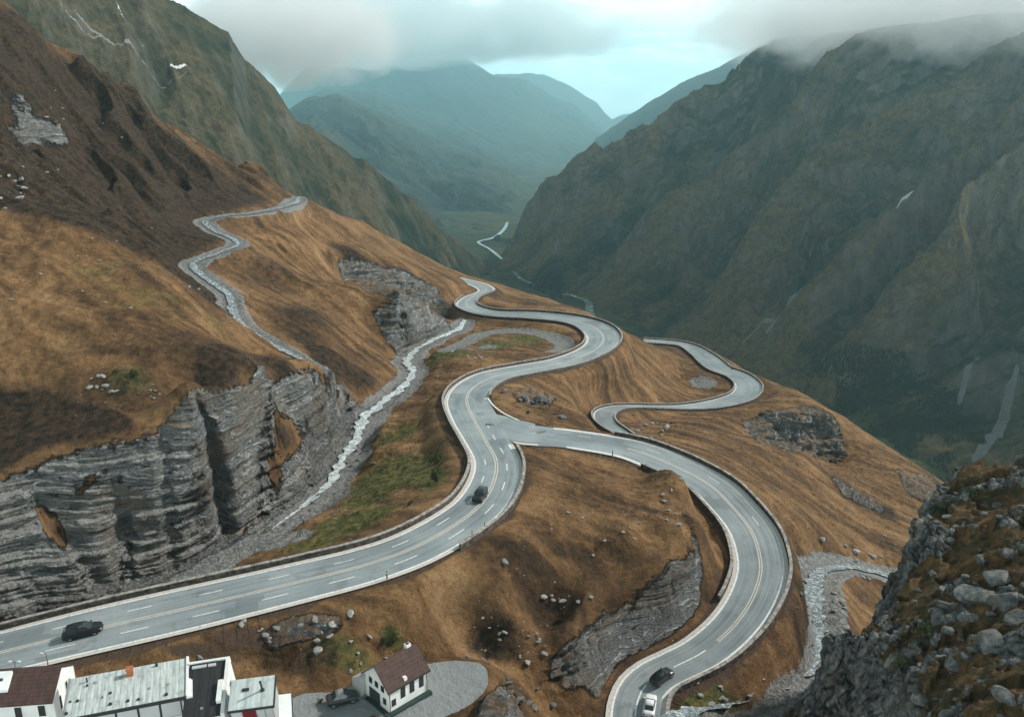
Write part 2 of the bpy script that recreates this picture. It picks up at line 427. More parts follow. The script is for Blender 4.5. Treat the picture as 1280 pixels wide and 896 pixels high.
# ------------------------------------------------------------------ node helpers
def new_mat(name):
    m = bpy.data.materials.new(name); m.use_nodes = True
    nt = m.node_tree; nt.nodes.clear()
    return m, nt
class N:
    """tiny node-graph writer"""
    def __init__(s, nt): s.nt = nt
    def n(s, t, **k):
        x = s.nt.nodes.new(t)
        for a, b in k.items(): setattr(x, a, b)
        return x
    def l(s, a, b): s.nt.links.new(a, b)
    def put(s, sock, v):
        if hasattr(v, 'is_linked') or hasattr(v, 'links'): s.l(v, sock)
        else: sock.default_value = v
    def math(s, op, a, b=0.0, c=0.0, clamp=False):
        x = s.n('ShaderNodeMath', operation=op, use_clamp=clamp)
        s.put(x.inputs[0], a); s.put(x.inputs[1], b); s.put(x.inputs[2], c)
        return x.outputs[0]
    def mix(s, f, a, b, blend='MIX'):
        x = s.n('ShaderNodeMix', data_type='RGBA', blend_type=blend)
        s.put(x.inputs[0], f)
        s.put(x.inputs[6], a if hasattr(a, 'links') else (*a, 1)); s.put(x.inputs[7], b if hasattr(b, 'links') else (*b, 1))
        return x.outputs[2]
    def attr(s, n): return s.n('ShaderNodeAttribute', attribute_name=n).outputs['Fac']
    def pos(s): return s.n('ShaderNodeNewGeometry').outputs['Position']
    def objc(s): return s.n('ShaderNodeTexCoord').outputs['Object']
    def map(s, v, sc=(1, 1, 1), rot=(0, 0, 0), loc=(0, 0, 0)):
        x = s.n('ShaderNodeMapping'); s.l(v, x.inputs[0])
        x.inputs['Scale'].default_value = sc; x.inputs['Rotation'].default_value = rot; x.inputs['Location'].default_value = loc
        return x.outputs[0]
    def noise(s, v, scale, detail=5, rough=.55, dist=0):
        x = s.n('ShaderNodeTexNoise'); s.l(v, x.inputs['Vector'])
        x.inputs['Scale'].default_value = scale; x.inputs['Detail'].default_value = detail
        x.inputs['Roughness'].default_value = rough; x.inputs['Distortion'].default_value = dist
        return x.outputs['Fac']
    def vor(s, v, scale, feature='F1'):
        x = s.n('ShaderNodeTexVoronoi', feature=feature); s.l(v, x.inputs['Vector']); x.inputs['Scale'].default_value = scale
        return x.outputs['Distance']
    def ramp(s, f, stops, interp='LINEAR'):
        x = s.n('ShaderNodeValToRGB'); s.l(f, x.inputs[0]); e = x.color_ramp; e.interpolation = interp
        while len(e.elements) < len(stops): e.elements.new(.5)
        for el, (p, c) in zip(e.elements, stops):
            el.position = p; el.color = (*c, 1) if len(c) == 3 else c
        return x.outputs[0]
    def rng(s, f, a, b, c=0.0, d=1.0):
        x = s.n('ShaderNodeMapRange', interpolation_type='SMOOTHSTEP'); s.put(x.inputs[0], f)
        for i, v in enumerate((a, b, c, d)): x.inputs[i+1].default_value = v
        return x.outputs[0]
    def bump(s, h, strength=.5, dist=1.0, nrm=None):
        x = s.n('ShaderNodeBump'); s.l(h, x.inputs['Height']); x.inputs['Strength'].default_value = strength; x.inputs['Distance'].default_value = dist
        if nrm is not None: s.l(nrm, x.inputs['Normal'])
        return x.outputs[0]
    def out(s, col, rough=.9, nrm=None, spec=.25, metal=0.0):
        b = s.n('ShaderNodeBsdfPrincipled'); o = s.n('ShaderNodeOutputMaterial')
        s.put(b.inputs['Base Color'], col if hasattr(col, 'links') else (*col, 1)); s.put(b.inputs['Roughness'], rough)
        b.inputs['Specular IOR Level'].default_value = spec; b.inputs['Metallic'].default_value = metal
        if nrm is not None: s.l(nrm, b.inputs['Normal'])
        s.l(b.outputs[0], o.inputs[0])
        return b

def rock_nodes(g, p, light=(.56, .56, .545), dark=(.040, .044, .048), tan=(.34, .26, .18), zs=1.6, tilt=(.06, -.05, 0), tanamt=.6):
    """bedded rock: long thin streaks across the face, stains and lichen"""
    wn = g.noise(p, .12, 3)
    pw = g.n('ShaderNodeVectorMath', operation='ADD'); cv = g.n('ShaderNodeCombineXYZ')
    g.l(g.math('MULTIPLY', g.math('SUBTRACT', wn, .5), 5.0), cv.inputs[2]); g.l(p, pw.inputs[0]); g.l(cv.outputs[0], pw.inputs[1])
    q = g.map(pw.outputs[0], sc=(.075, .075, zs), rot=tilt)
    s1 = g.noise(q, 1.0, 6, .68)
    s2 = g.noise(g.map(pw.outputs[0], sc=(.25, .25, zs*2.6), rot=tilt), 1.0, 5, .65)
    f = g.math('ADD', g.math('MULTIPLY', s1, .55), g.math('MULTIPLY', s2, .45))
    crack = g.noise(g.map(p, sc=(1.1, 1.1, .35)), 1.0, 6, .7)
    f2 = g.math('ADD', g.math('MULTIPLY', f, .72), g.math('MULTIPLY', crack, .28))
    f2 = g.math('ADD', g.math('MULTIPLY', g.math('SUBTRACT', f2, .5), 1.55), .5)
    col = g.ramp(f2, [(.37, dark), (.43, tuple(.6*a+.4*b for a, b in zip(light, dark))), (.47, tuple(.13*a for a in light)), (.51, tuple(.75*a for a in light)), (.545, tuple(.17*a for a in light)), (.59, light), (.70, tuple(min(1, a*1.35) for a in light))])
    stain = g.rng(g.noise(g.map(p, sc=(.09, .09, .2)), 1.0, 4), .50, .62)
    col = g.mix(g.math('MULTIPLY', stain, tanamt), col, g.mix(f2, tan, tuple(.35*a for a in tan)))
    mass = g.rng(g.noise(g.map(p, sc=(.05, .05, .16), loc=(3, 1, .4)), 1.0, 3), .53, .60)
    col = g.mix(g.math('MULTIPLY', mass, .75), col, g.ramp(g.noise(g.map(p, sc=(.5, .5, .25)), 1.0, 6, .65), [(.36, (.13, .12, .11)), (.5, (.31, .285, .25)), (.64, (.50, .46, .40))]))
    h = g.math('ADD', g.math('MULTIPLY', f2, 1.0), g.math('MULTIPLY', g.noise(p, 3.0, 5, .6), .25))
    return col, h

# ------------------------------------------------------------------ material of the near hillsides
def terrain_material():
    m, nt = new_mat('dry_grass_and_rock'); g = N(nt); p = g.pos()
    big = g.noise(p, .022, 5, .6); mid = g.noise(p, .11, 6, .62, .4); sm = g.noise(p, .75, 6, .68); fine = g.noise(p, 3.2, 5, .7)
    mixv = g.math('ADD', g.math('ADD', g.math('MULTIPLY', big, .34), g.math('MULTIPLY', mid, .34)), g.math('MULTIPLY', sm, .32))
    mixv = g.math('ADD', mixv, g.math('MULTIPLY', g.attr('streak'), .10))
    grass = g.ramp(mixv, [(.34, (.040, .025, .015)), (.43, (.096, .053, .025)), (.51, (.182, .100, .045)), (.59, (.275, .156, .072)), (.69, (.37, .235, .122))])
    tuft = g.rng(g.math('ADD', g.math('MULTIPLY', fine, .6), g.math('MULTIPLY', g.noise(p, 7.5, 4, .75), .4)), .40, .60)
    grass = g.mix(g.math('MULTIPLY', tuft, .48), grass, g.mix(.72, grass, (.035, .022, .013)))
    # heath and damp ground
    gr = g.math('ADD', g.attr('green'), g.math('MULTIPLY', g.math('SUBTRACT', mid, .5), 1.1))
    grc = g.mix(g.rng(sm, .4, .62), (.05, .052, .018), (.135, .115, .035))
    grass = g.mix(g.rng(gr, .30, .62), grass, grc)
    hth = g.math('ADD', g.attr('heath'), g.math('MULTIPLY', g.math('SUBTRACT', mid, .5), .9))
    heath = g.mix(g.rng(sm, .38, .62), (.018, .014, .010), (.060, .036, .021))
    grass = g.mix(g.rng(hth, .25, .75), grass, heath)
    # pale stones too small to model
    v = g.n('ShaderNodeTexVoronoi', feature='F1'); g.l(p, v.inputs['Vector']); v.inputs['Scale'].default_value = 1.1
    st = g.math('MULTIPLY', g.math('LESS_THAN', g.math('ADD', v.outputs['Distance'], g.math('MULTIPLY', fine, .35)), .27), g.rng(g.math('ADD', g.attr('stones'), g.math('MULTIPLY', g.math('SUBTRACT', mid, .5), 1.2)), .25, .55))
    grass = g.mix(g.math('MULTIPLY', st, .9), grass, (.36, .34, .31))
    # rock
    rc, rh = rock_nodes(g, p)
    rk = g.math('ADD', g.attr('rock'), g.math('ADD', g.math('MULTIPLY', g.math('SUBTRACT', sm, .5), 1.1), g.math('MULTIPLY', g.math('SUBTRACT', mid, .5), .9)))
    geo = g.n('ShaderNodeNewGeometry'); sx = g.n('ShaderNodeSeparateXYZ'); g.l(geo.outputs['Normal'], sx.inputs[0]); nz = sx.outputs[2]
    blocky = g.ramp(g.math('ADD', g.math('MULTIPLY', g.noise(g.map(p, sc=(.7, .7, .35)), 1.0, 7, .72), .65), g.math('MULTIPLY', sm, .35)), [(.38, (.035, .036, .038)), (.47, (.11, .11, .108)), (.55, (.23, .23, .22)), (.66, (.43, .42, .40))])
    rc = g.mix(g.rng(nz, .55, .75), rc, blocky)
    rk = g.rng(rk, .38, .58)
    ledge = g.math('MULTIPLY', g.rng(g.math('ADD', nz, g.math('MULTIPLY', g.math('SUBTRACT', sm, .5), .8)), .74, .92), .7)
    steep_zone = g.rng(g.attr('cliff'), .3, .7)
    rc = g.mix(g.math('MULTIPLY', ledge, steep_zone), rc, g.mix(sm, (.30, .28, .25), (.62, .61, .58)))
    rk = g.math('MULTIPLY', rk, g.math('SUBTRACT', 1.0, g.math('MULTIPLY', ledge, g.math('SUBTRACT', 1.0, g.math('MULTIPLY', steep_zone, g.rng(mid, .62, .5))))))
    col = g.mix(rk, grass, rc)
    # gravel of stream beds and lots
    gv = g.math('ADD', g.math('MULTIPLY', g.vor(p, 3.8), .5), g.math('MULTIPLY', g.vor(p, 1.3), .5)); gcol = g.mix(g.rng(g.math('ADD', gv, g.math('MULTIPLY', fine, .5)), .3, 1.0), (.36, .355, .34), (.12, .12, .12))
    gcol = g.mix(g.rng(mid, .42, .62), gcol, g.mix(.5, gcol, (.24, .22, .19)))
    gw = g.rng(g.math('ADD', g.attr('gravel'), g.math('MULTIPLY', g.math('SUBTRACT', sm, .5), .7)), .4, .6)
    col = g.mix(gw, col, gcol)
    # compacted lot
    lc = g.mix(sm, (.19, .205, .205), (.29, .30, .30))
    col = g.mix(g.rng(g.math('ADD', g.attr('lot'), g.math('MULTIPLY', g.math('SUBTRACT', sm, .5), .35)), .45, .55), col, lc)
    # bare earth on the road cuts
    sc = g.mix(sm, (.045, .030, .022), (.12, .075, .05))
    col = g.mix(g.rng(g.math('ADD', g.attr('earth'), g.math('MULTIPLY', g.math('SUBTRACT', sm, .5), .6)), .4, .62), col, sc)
    hh = g.math('ADD', g.math('MULTIPLY', sm, .5), g.math('MULTIPLY', fine, .16))
    hh = g.math('ADD', hh, g.math('MULTIPLY', g.math('MULTIPLY', gw, gv), .4))
    b1 = g.bump(hh, .95, .9)
    b2 = g.bump(g.math('MULTIPLY', rh, rk), 1.0, 1.6, b1)
    g.out(col, .93, b2, .15)
    return m
M_TERR = terrain_material()

# ------------------------------------------------------------------ masks on the near ground
def px_blob(L):
    """soft world-space patches: (px, py, Y, radius along x, radius along y, weight)"""
    out = np.zeros((NF, NC), np.float32)
    for px, py, Y, rx, ry, w in L:
        x, y, _ = at(px, py, Y)
        si, sj = window(x-2.2*rx, x+2.2*rx, y-2.2*ry, y+2.2*ry)
        if GX[si, sj].size == 0: continue
        d2 = ((GX[si, sj]-x)/rx)**2 + ((GY[si, sj]-y)/ry)**2
        out[si, sj] = np.maximum(out[si, sj], w*np.exp(-d2*1.2))
    return out
# ------------------------------------------------------------------ final near ground
bare = H.copy()
turf_keep = sstep(1.0, 9.0, roadD)*sstep(.5, 6.0, strD)*sstep(0, 4, lotD)
_r1 = np.array([list(at(*q))+[5.0] for q in [(235,372,157),(255,391,153),(290,432,150),(325,455,152),(368,462,156),(396,468,158)]])
R1D, _ = path_field(spline(_r1, 5), 16)
turf_keep = turf_keep*sstep(-3, 12, R1D)
H = H + terr_rel*turf_keep + GULLY*sstep(-3, 14, R1D)*sstep(1, 12, roadD)*sstep(2.0, 24., strD)*sstep(0, 4, lotD)
# roads sit on benches
w = 1 - sstep(1.2, 6.0, roadD)
H = H*(1-w) + (roadZ-.16)*w
w = (1 - sstep(0.0, 4.5, strD))*sstep(2.0, 7.5, roadD)
_bk = sstep(-1.2, 1.5, strD)
bed = strZ - .15*(1-_bk) + _bk*(.35*np.clip(n_mid, -.6, .6) + .22*n_sm) + .5*sstep(0, 4, strD) 
H = np.where(roadD > 2.0, H*(1-w) + bed*w, H)
w = 1 - sstep(.3, 3.0, lotD)
H = np.where(roadD > 2.0, H*(1-w) + (lotZ+.03*n_sm)*w, H)

def hit(px, py, y_from=30.0):
    """where a sight line meets the near ground"""
    a, b = ray(px, py)
    cj = (a-TX0)/(TX1-TX0)*(NC-1)
    col = bilerp(H, np.arange(NF, dtype=float), np.full(NF, cj))
    above = b*Yf
    ok = np.where((col >= above) & (Yf > y_from))[0]
    if len(ok) == 0: return None
    i = ok[0]
    if i == 0: return None
    f0 = above[i-1]-col[i-1]; f1 = above[i]-col[i]
    Y = Yf[i-1] + (Yf[i]-Yf[i-1])*f0/(f0-f1+1e-9)
    return (a*Y, Y, b*Y)
def hy(px, py, default=150): 
    h = hit(px, py); return h[1] if h else default
def gz(x, y):
    """ground height under a point"""
    r = (math.log(y)-math.log(Y0))/(math.log(Y1)-math.log(Y0))*(NF-1)
    return float(bilerp(H, np.array([r]), np.array([(x/y-TX0)/(TX1-TX0)*(NC-1)]))[0])

def inside(poly, x, y):
    r = np.zeros(x.shape, bool)
    n = len(poly)
    for i in range(n):
        x1, y1 = poly[i]; x2, y2 = poly[(i+1) % n]
        c = ((y1 > y) != (y2 > y)) & (x < (x2-x1)*(y-y1)/(y2-y1+1e-12)+x1)
        r ^= c
    return r
def patches(polys, soft=5, grow=None):
    """outlines traced on the picture, dropped onto the ground: 0..1 over the grid with a soft edge"""
    out = np.zeros((NF, NC), np.float32)
    for P in polys:
        W = []
        for (a, b), (c, d) in zip(P, P[1:]+P[:1]):
            n = max(1, int(math.hypot(c-a, d-b)/10))
            for k in range(n):
                h = hit(a+(c-a)*k/n, b+(d-b)*k/n)
                if h: W.append(h[:2])
        W = np.array(W)
        if len(W) < 3: continue
        si, sj = window(W[:, 0].min()-2, W[:, 0].max()+2, W[:, 1].min()-2, W[:, 1].max()+2)
        out[si, sj] = np.maximum(out[si, sj], inside(W, GX[si, sj], GY[si, sj]))
    for ax in (0, 1):
        k = 2*soft+1
        pad = [(0, 0), (0, 0)]; pad[ax] = (soft+1, soft)
        c = np.cumsum(np.pad(out, pad, mode='edge').astype(float), axis=ax)
        out = (np.take(c, range(k, c.shape[ax]), ax)-np.take(c, range(0, c.shape[ax]-k), ax))/k
    return out
ROCK_POLYS = [
 [(-300,762),(-180,692),(-40,618),(0,600),(60,573),(140,556),(250,533),(266,520),(297,503),(303,486),(335,478),(372,470),(402,467),(422,478),(441,500),(446,530),(437,552),(422,576),(404,598),(380,620),(352,640),(320,664),(283,684),(262,696),(215,722),(145,746),(60,766),(-40,782),(-180,832),(-300,876)],
 [(464,384),(485,379),(512,379),(545,392),(563,405),(566,415),(540,427),(505,444),(490,438),(478,418)],
 [(418,322),(455,326),(500,338),(545,358),(561,382),(568,402),(545,388),(505,372),(465,366),(430,345)],
 [(431,490),(446,503),(462,512),(485,497),(503,476),(508,484),(487,508),(466,520),(448,522),(436,505)],
 [(846,624),(860,652),(870,690),(846,706),(813,737),(763,766),(715,804),(676,838),(690,850),(740,860),(752,880),(778,845),(812,815),(850,788),(876,762),(878,700),(862,645)],
 [(925,527),(960,515),(1020,509),(1042,518),(1050,545),(1058,575),(1040,578),(1010,568),(980,560),(945,552)],
 [(640,492),(660,487),(688,496),(692,508),(675,514),(655,506)],
 [(322,805),(335,785),(360,772),(400,765),(432,770),(425,785),(390,800),(350,813)],
 [(1120,585),(1140,590),(1175,600),(1185,615),(1165,632),(1140,622)],
 [(1040,595),(1075,612),(1110,635),(1100,642),(1070,628),(1045,612)],
 [(600,875),(630,855),(652,868),(655,900),(600,905)],
 [(658,368),(680,362),(690,372),(675,380),(660,376)],
 [(10,160),(40,150),(75,155),(88,172),(75,182),(50,178),(25,180)],
 [(0,128),(30,118),(45,132),(20,140)],
]
def B(L): return px_blob([(px, py, hy(px, py), rx, ry, w) for px, py, rx, ry, w in L])
basin = patches([[(-30,20),(100,95),(170,140),(240,190),(300,228),(352,252),(262,272),(250,282),(292,299),(240,322),(250,345),(285,370),(288,400),(200,330),(100,290),(-30,255)]], 14)
hollow = patches([[(240,425),(300,440),(345,470),(300,480),(290,500),(262,515),(235,470)],[(-30,470),(60,480),(150,510),(200,545),(140,552),(60,568),(-30,610)],[(340,395),(420,440),(470,470),(480,490),(450,495),(390,450)],[(395,290),(440,310),(500,335),(470,350),(425,325)],[(150,150),(300,235),(340,250),(280,240),(200,200)],
   [(1030,590),(1110,632),(1130,640),(1120,655),(1060,628)]], 12)
green = B([(480,600,7,16,1.),(520,590,6,12,.9),(440,650,8,7,.9),(500,545,7,12,.6),(400,680,7,4,.7),(560,440,9,13,.8),(620,432,9,10,.75),(660,425,8,10,.8),(540,600,4,8,.8),
           (175,345,26,22,.40),(230,300,20,30,.40),(490,798,1.6,1.2,.7),(430,820,5,3,.6),(160,470,5,5,.6),(640,800,4,3,.4),(860,868,8,3,.8),(400,812,4,3,.6),(20,560,10,10,.5),(60,450,14,10,.35)])
heath = B([(120,180,50,40,1.),(60,100,60,40,1.),(40,200,50,30,.85),(180,240,40,40,.6),(280,210,40,30,.5),(150,130,40,30,1.),(20,60,50,40,1.),(230,190,35,25,.9),(300,410,20,6,.35),(140,500,14,10,.55),(60,530,16,12,.7),(300,440,10,9,.75),(340,455,9,6,.7),(250,430,12,8,.5),
           (380,390,14,25,.6),(340,350,14,30,.55),(450,340,20,40,.35),(420,300,25,40,.3),(470,300,12,30,.5),(330,730,8,3,.6),(560,800,7,3,.3),(380,825,7,3,.7),(620,800,5,3,.8),(680,745,8,4,.5),(600,770,8,3,.4),
           (1060,610,9,14,.6),(1000,600,9,8,.4),(930,560,6,8,.4),(870,860,10,3,.4)])
stones = B([(130,480,6,6,1.),(30,230,14,20,1.),(690,745,7,4,1.),(370,790,5,3,1.),(760,640,7,6,.8),(700,655,5,3,.6),(60,210,14,20,.9),(430,540,3,8,.6),(590,435,9,8,.6),(390,640,8,6,.8),(640,800,6,4,1.),(820,535,4,5,1.),(1000,650,7,10,.7),(880,790,8,4,.6),(1080,740,6,7,.5)])
rockB = B([(665,500,4.5,6,.95),(690,505,4.5,5,.9),(375,792,5,2.6,.85),(990,540,9,9,.95),(960,535,8,9,.8),(1035,545,6,10,.85),(1140,600,7,9,.8),(1150,615,5,7,.7),(40,165,13,12,1.),(70,170,12,9,1.),(20,150,14,14,.8),(640,870,4,3,.95),(620,885,4,2.5,.9),(680,368,14,20,.8),(660,364,10,14,.7),
           (750,620,2.5,2.5,.5),(845,650,2.5,5,.9),(15,245,4,7,.6),(700,745,4,2.4,.5),(740,80,4,2,.3)])
rock = np.maximum(patches(ROCK_POLYS, 7), .85*sstep(1.5, 2.1, SLOPE+.3*n_mid)*(GY < 300)*sstep(4, 9, roadD)*(1-(GX > -30)*(GX < 45)*(GY < 132)))
rock = np.maximum(rock, .0*rockB)*sstep(1.0, 2.5, roadD)
grassy = patches([[(340,526),(374,518),(402,529),(392,554),(366,570),(346,574),(337,550)],[(331,582),(345,578),(353,600),(333,626)],[(45,641),(62,634),(88,652),(102,688),(82,684),(60,668)],[(70,606),(120,598),(170,590),(150,606),(95,616)]], 5)*(.75+.5*n_mid)
rock = rock*(1-np.clip(grassy*1.3, 0, 1))
heath = np.maximum(heath, grassy*.85)
heath = np.maximum(heath, np.maximum(basin*.85, hollow*.80)); green = np.maximum(green, basin*.34)
gravel = 1-sstep(.3, 2.8, strD + .7*n_mid)
gravel = np.maximum(gravel, B([(430,590,3.0,9,.95),(415,625,4,6,1.),(350,675,6,4,1.),(300,700,6,3,1.),(250,722,7,3,1.),(392,640,5,4,.9),(455,575,2.5,9,.7),(470,540,2.5,9,.6),(610,434,5,4,.75),(585,436,4,4,.6),(880,478,6,5,1.),(1035,725,2.5,4,.9),(950,870,6,1.6,.8)]))
gravel = gravel*sstep(2.6, 5.0, roadD+.6*n_mid)
lot = (1-sstep(-.2, .8, lotD))
earth = (1-sstep(.8, 2.3, roadD + .9*n_mid))*.8
earth = np.maximum(earth, B([(310,795,7,2.0,.75),(250,812,8,1.6,.7)]))

# ------------------------------------------------------------------ lay the ground out as one sheet
NR = 1500
R_ = resample_columns(Yf, H, NR, 130.0)
Cg = np.repeat(np.arange(NC, dtype=float)[None], NR, 0)
S = lambda A: bilerp(A, R_, Cg)
Pg = np.stack([S(GX), S(GY), S(H)], -1)
rk = S(rock)
Nn = grid_normals(np.stack([S(GX), S(GY), S(bare)], -1))
def rough_rock(P, rk, Nn, amp=1.0, zs=1.0):
    x, y, z = P[..., 0], P[..., 1], P[..., 2]
    warp = 1.2*noise3(x/14, y/14, z/14)
    zz = (z + warp + .05*x)*zs
    strata = .8*noise2(zz*.55, x*.03 + y*.02) + .55*noise2(zz*1.3 + 9, x*.06 - y*.04) + .35*noise2(zz*2.9 + 3, x*.12)
    butt = 1.9*noise3(x/9.0, y/9.0, z/30.0) + .5*noise3(x/3.6, y/3.6, z/9.0)
    blk = .45*fbm3(x/1.6, y/1.6, z/1.1, 3)
    if np.ndim(amp): d_ = .9*(1-np.abs(noise3(x/2.3+9, y/2.3, z/6.0))*3).clip(0, 1)*(amp-1)
    else: d_ = 0
    d = (np.sign(strata)*np.abs(strata)**.7*.95 + butt*.8 + blk*.8 - d_)*rk*amp
    hN = Nn.copy(); hN[..., 2] *= .35
    hN /= np.linalg.norm(hN, axis=-1, keepdims=True) + 1e-6
    return P + hN*d[..., None]
Pg = rough_rock(Pg, np.clip(rk, 0, 1)*sstep(2.6, 6.0, S(roadD))*sstep(-1, 1.2, S(strD)), Nn, 1+.75*S(patches([ROCK_POLYS[4], ROCK_POLYS[5]], 9)))
# deep clefts in the striped cliff, traced from lip to foot
def clefts(P, L):
    for px0, py0, px1, py1, wdt, dep in L:
        a = hit(px0, py0); b = hit(px1, py1)
        if not a or not b: continue
        dx, dy = b[0]-a[0], b[1]-a[1]
        n_ = math.hypot(dx, dy)
        t = ((P[..., 0]-a[0])*dx + (P[..., 1]-a[1])*dy)/n_**2
        d = np.abs((P[..., 0]-a[0])*dy - (P[..., 1]-a[1])*dx)/n_
        d = d + .5*noise3(P[..., 0]/2, P[..., 1]/2, P[..., 2]/3)
        f = np.exp(-(d/wdt)**2)*sstep(-.35, .1, t)*sstep(1.25, .8, t)*dep
        P[..., 0] -= dx/n_*f; P[..., 1] -= dy/n_*f
    return P
Pg = clefts(Pg, [(332,500,316,655,1.5,3.2),(266,545,285,672,1.4,3.4),(150,640,140,742,1.2,2.6),(60,625,135,738,1.3,2.6),(385,600,390,622,1.0,1.6),(205,560,215,715,.9,1.2),(430,500,438,545,1.3,2.4)])
ATT = dict(cliff=S(patches(ROCK_POLYS[:1], 7)), rock=rk, green=S(green), heath=S(heath), stones=S(stones), gravel=S(gravel), streak=S(STREAK), lot=S(lot), earth=S(earth))
terrain = mesh_obj('hillside', Pg.reshape(-1, 3), grid_faces(NR, NC), M_TERR, attrs=ATT)
tag(terrain, kind='structure')
print('terrain', Pg.shape, Pg[..., 2].min(), Pg[..., 2].max())

# ------------------------------------------------------------------ tussocks standing in the turf
def tussocks(n):
    r = np.random.default_rng(5)
    w = (1-np.clip(rk*1.6, 0, 1))*(S(gravel) < .25)*(S(lot) < .2)*(S(roadD) > 1.6)*(Pg[..., 1] < 330)*(Pg[..., 1] > 60)
    w = w*np.clip(.55 + .8*fbm2(Pg[..., 0]/6, Pg[..., 1]/6, 3), .05, 1)
    ii = np.where(w.ravel() > r.random(w.size)*1.0)[0]
    ii = r.choice(ii, min(n, len(ii)), replace=False)
    P = Pg.reshape(-1, 3)[ii]; k = len(ii)
    h = r.uniform(.08, .24, k)*np.clip(P[:, 1]/110., .8, 1.8); V = []; 
    a0 = r.uniform(0, 6.28, k)
    for b in range(4):
        a = a0 + b*1.57 + r.uniform(-.4, .4, k); lean = r.uniform(.25, .8, k)
        d = np.stack([np.cos(a), np.sin(a)], 1); q = np.stack([-np.sin(a), np.cos(a)], 1)
        base = P.copy(); base[:, 2] -= .04
        wd = (h*.22)[:, None]
        l = base.copy(); l[:, :2] += q*wd; m_ = base.copy(); m_[:, :2] -= q*wd
        t = base.copy(); t[:, :2] += d*(lean*h)[:, None]; t[:, 2] += h
        V.append(np.stack([l, m_, t], 1))
    V = np.stack(V, 1).reshape(-1, 3)
    at_ = {n_: np.repeat(a.ravel()[ii], 12) for n_, a in ATT.items()}
    for n_ in ('cliff', 'rock', 'gravel', 'lot', 'earth'): at_[n_][:] = 0
    return tag(mesh_obj('grass', V, np.arange(len(V)).reshape(-1, 3), M_TERR, attrs=at_), kind='stuff')
tussocks(26000)
# ------------------------------------------------------------------ roads
def asphalt():
    m, nt = new_mat('worn_asphalt'); g = N(nt); p = g.pos()
    big = g.noise(p, .12, 4); sm = g.noise(p, 5.0, 4, .7)
    u = g.attr('u')                        # across the road, metres from the middle over half width
    lane = g.math('ABSOLUTE', g.math('SUBTRACT', g.math('ABSOLUTE', u), .5))
    wear = g.rng(g.math('ABSOLUTE', g.math('SUBTRACT', lane, .22)), .0, .13, 1.0, 0.0)
    along = g.attr('s')
    cv = g.n('ShaderNodeCombineXYZ'); g.l(g.math('MULTIPLY', u, 6.0), cv.inputs[0]); g.l(g.math('MULTIPLY', along, .02), cv.inputs[1])
    streak = g.noise(cv.outputs[0], 1.6, 5, .65)
    col = g.ramp(g.math('ADD', g.math('MULTIPLY', big, .5), g.math('MULTIPLY', streak, .5)), [(.37, (.14, .158, .167)), (.5, (.245, .273, .282)), (.63, (.345, .375, .38))])
    col = g.mix(g.math('MULTIPLY', wear, .38), col, (.30, .33, .335))
    cp = g.n('ShaderNodeCombineXYZ'); g.l(g.math('MULTIPLY', u, 2.0), cp.inputs[0]); g.l(g.math('MULTIPLY', along, .11), cp.inputs[1])
    vp = g.n('ShaderNodeTexVoronoi', feature='F1', distance='CHEBYCHEV'); g.l(cp.outputs[0], vp.inputs['Vector']); vp.inputs['Scale'].default_value = 1.0
    sp_ = g.n('ShaderNodeSeparateColor'); g.l(vp.outputs['Color'], sp_.inputs[0])
    col = g.mix(g.math('MULTIPLY', g.math('GREATER_THAN', sp_.outputs[0], .80), .42), col, (.10, .112, .118))
    stn = g.rng(g.noise(g.map(p, sc=(.35, .35, .35)), 1.0, 5, .7), .56, .68)
    col = g.mix(g.math('MULTIPLY', stn, .35), col, (.085, .09, .092))
    col = g.mix(g.math('MULTIPLY', g.rng(sm, .4, .65), .25), col, (.12, .13, .135))
    cs = g.math('MULTIPLY', g.rng(g.math('ABSOLUTE', u), .05, .0), g.rng(streak, .4, .6))
    col = g.mix(g.math('MULTIPLY', cs, .35), col, (.22, .17, .14))
    g.out(col, g.math('ADD', .36, g.math('MULTIPLY', streak, .22)), g.bump(sm, .25, .05), .5)
    return m
def paint(name, col, wear=.62):
    m, nt = new_mat(name); g = N(nt); p = g.pos()
    n = g.noise(p, 2.5, 5, .7)
    g.out(g.mix(g.math('MULTIPLY', g.rng(n, .45, .7), wear), col, (.26, .26, .25)), .6, None, .3)
    return m
M_ASPH = asphalt()
M_WHITE = paint('road_paint', (.78, .78, .75)); M_CENTRE = paint('faded_centre_paint', (.60, .55, .48), .55)
M_SHOULD = paint('concrete_shoulder', (.60, .54, .49), .5)

def offset_rows(P, tan, u, up=0.0):
    """a line along the road: u metres to the right of the middle"""
    nx = np.stack([tan[:, 1], -tan[:, 0]], 1)
    u = np.asarray(u, float)
    if u.ndim == 0: u = np.full(len(P), float(u))
    return np.c_[P[:, :2]+nx*u[:, None], P[:, 2]+up]
def strip(name, P, tan, u0, u1, up, mat, kind='structure', attrs=None, n=2):
    cols = [offset_rows(P, tan, u0+(u1-u0)*k/(n-1), up) for k in range(n)]
    V = np.stack(cols, 1)
    s = np.r_[0, np.cumsum(np.linalg.norm(np.diff(P[:, :2], axis=0), axis=1))]
    a = dict(u=np.repeat(np.linspace(-1, 1, n)[None], len(P), 0), s=np.repeat(s[:, None], n, 1)) if attrs else None
    o = mesh_obj(name, V.reshape(-1, 3), grid_faces(len(P), n)[:, ::-1], mat, attrs=a)
    return tag(o, kind=kind)
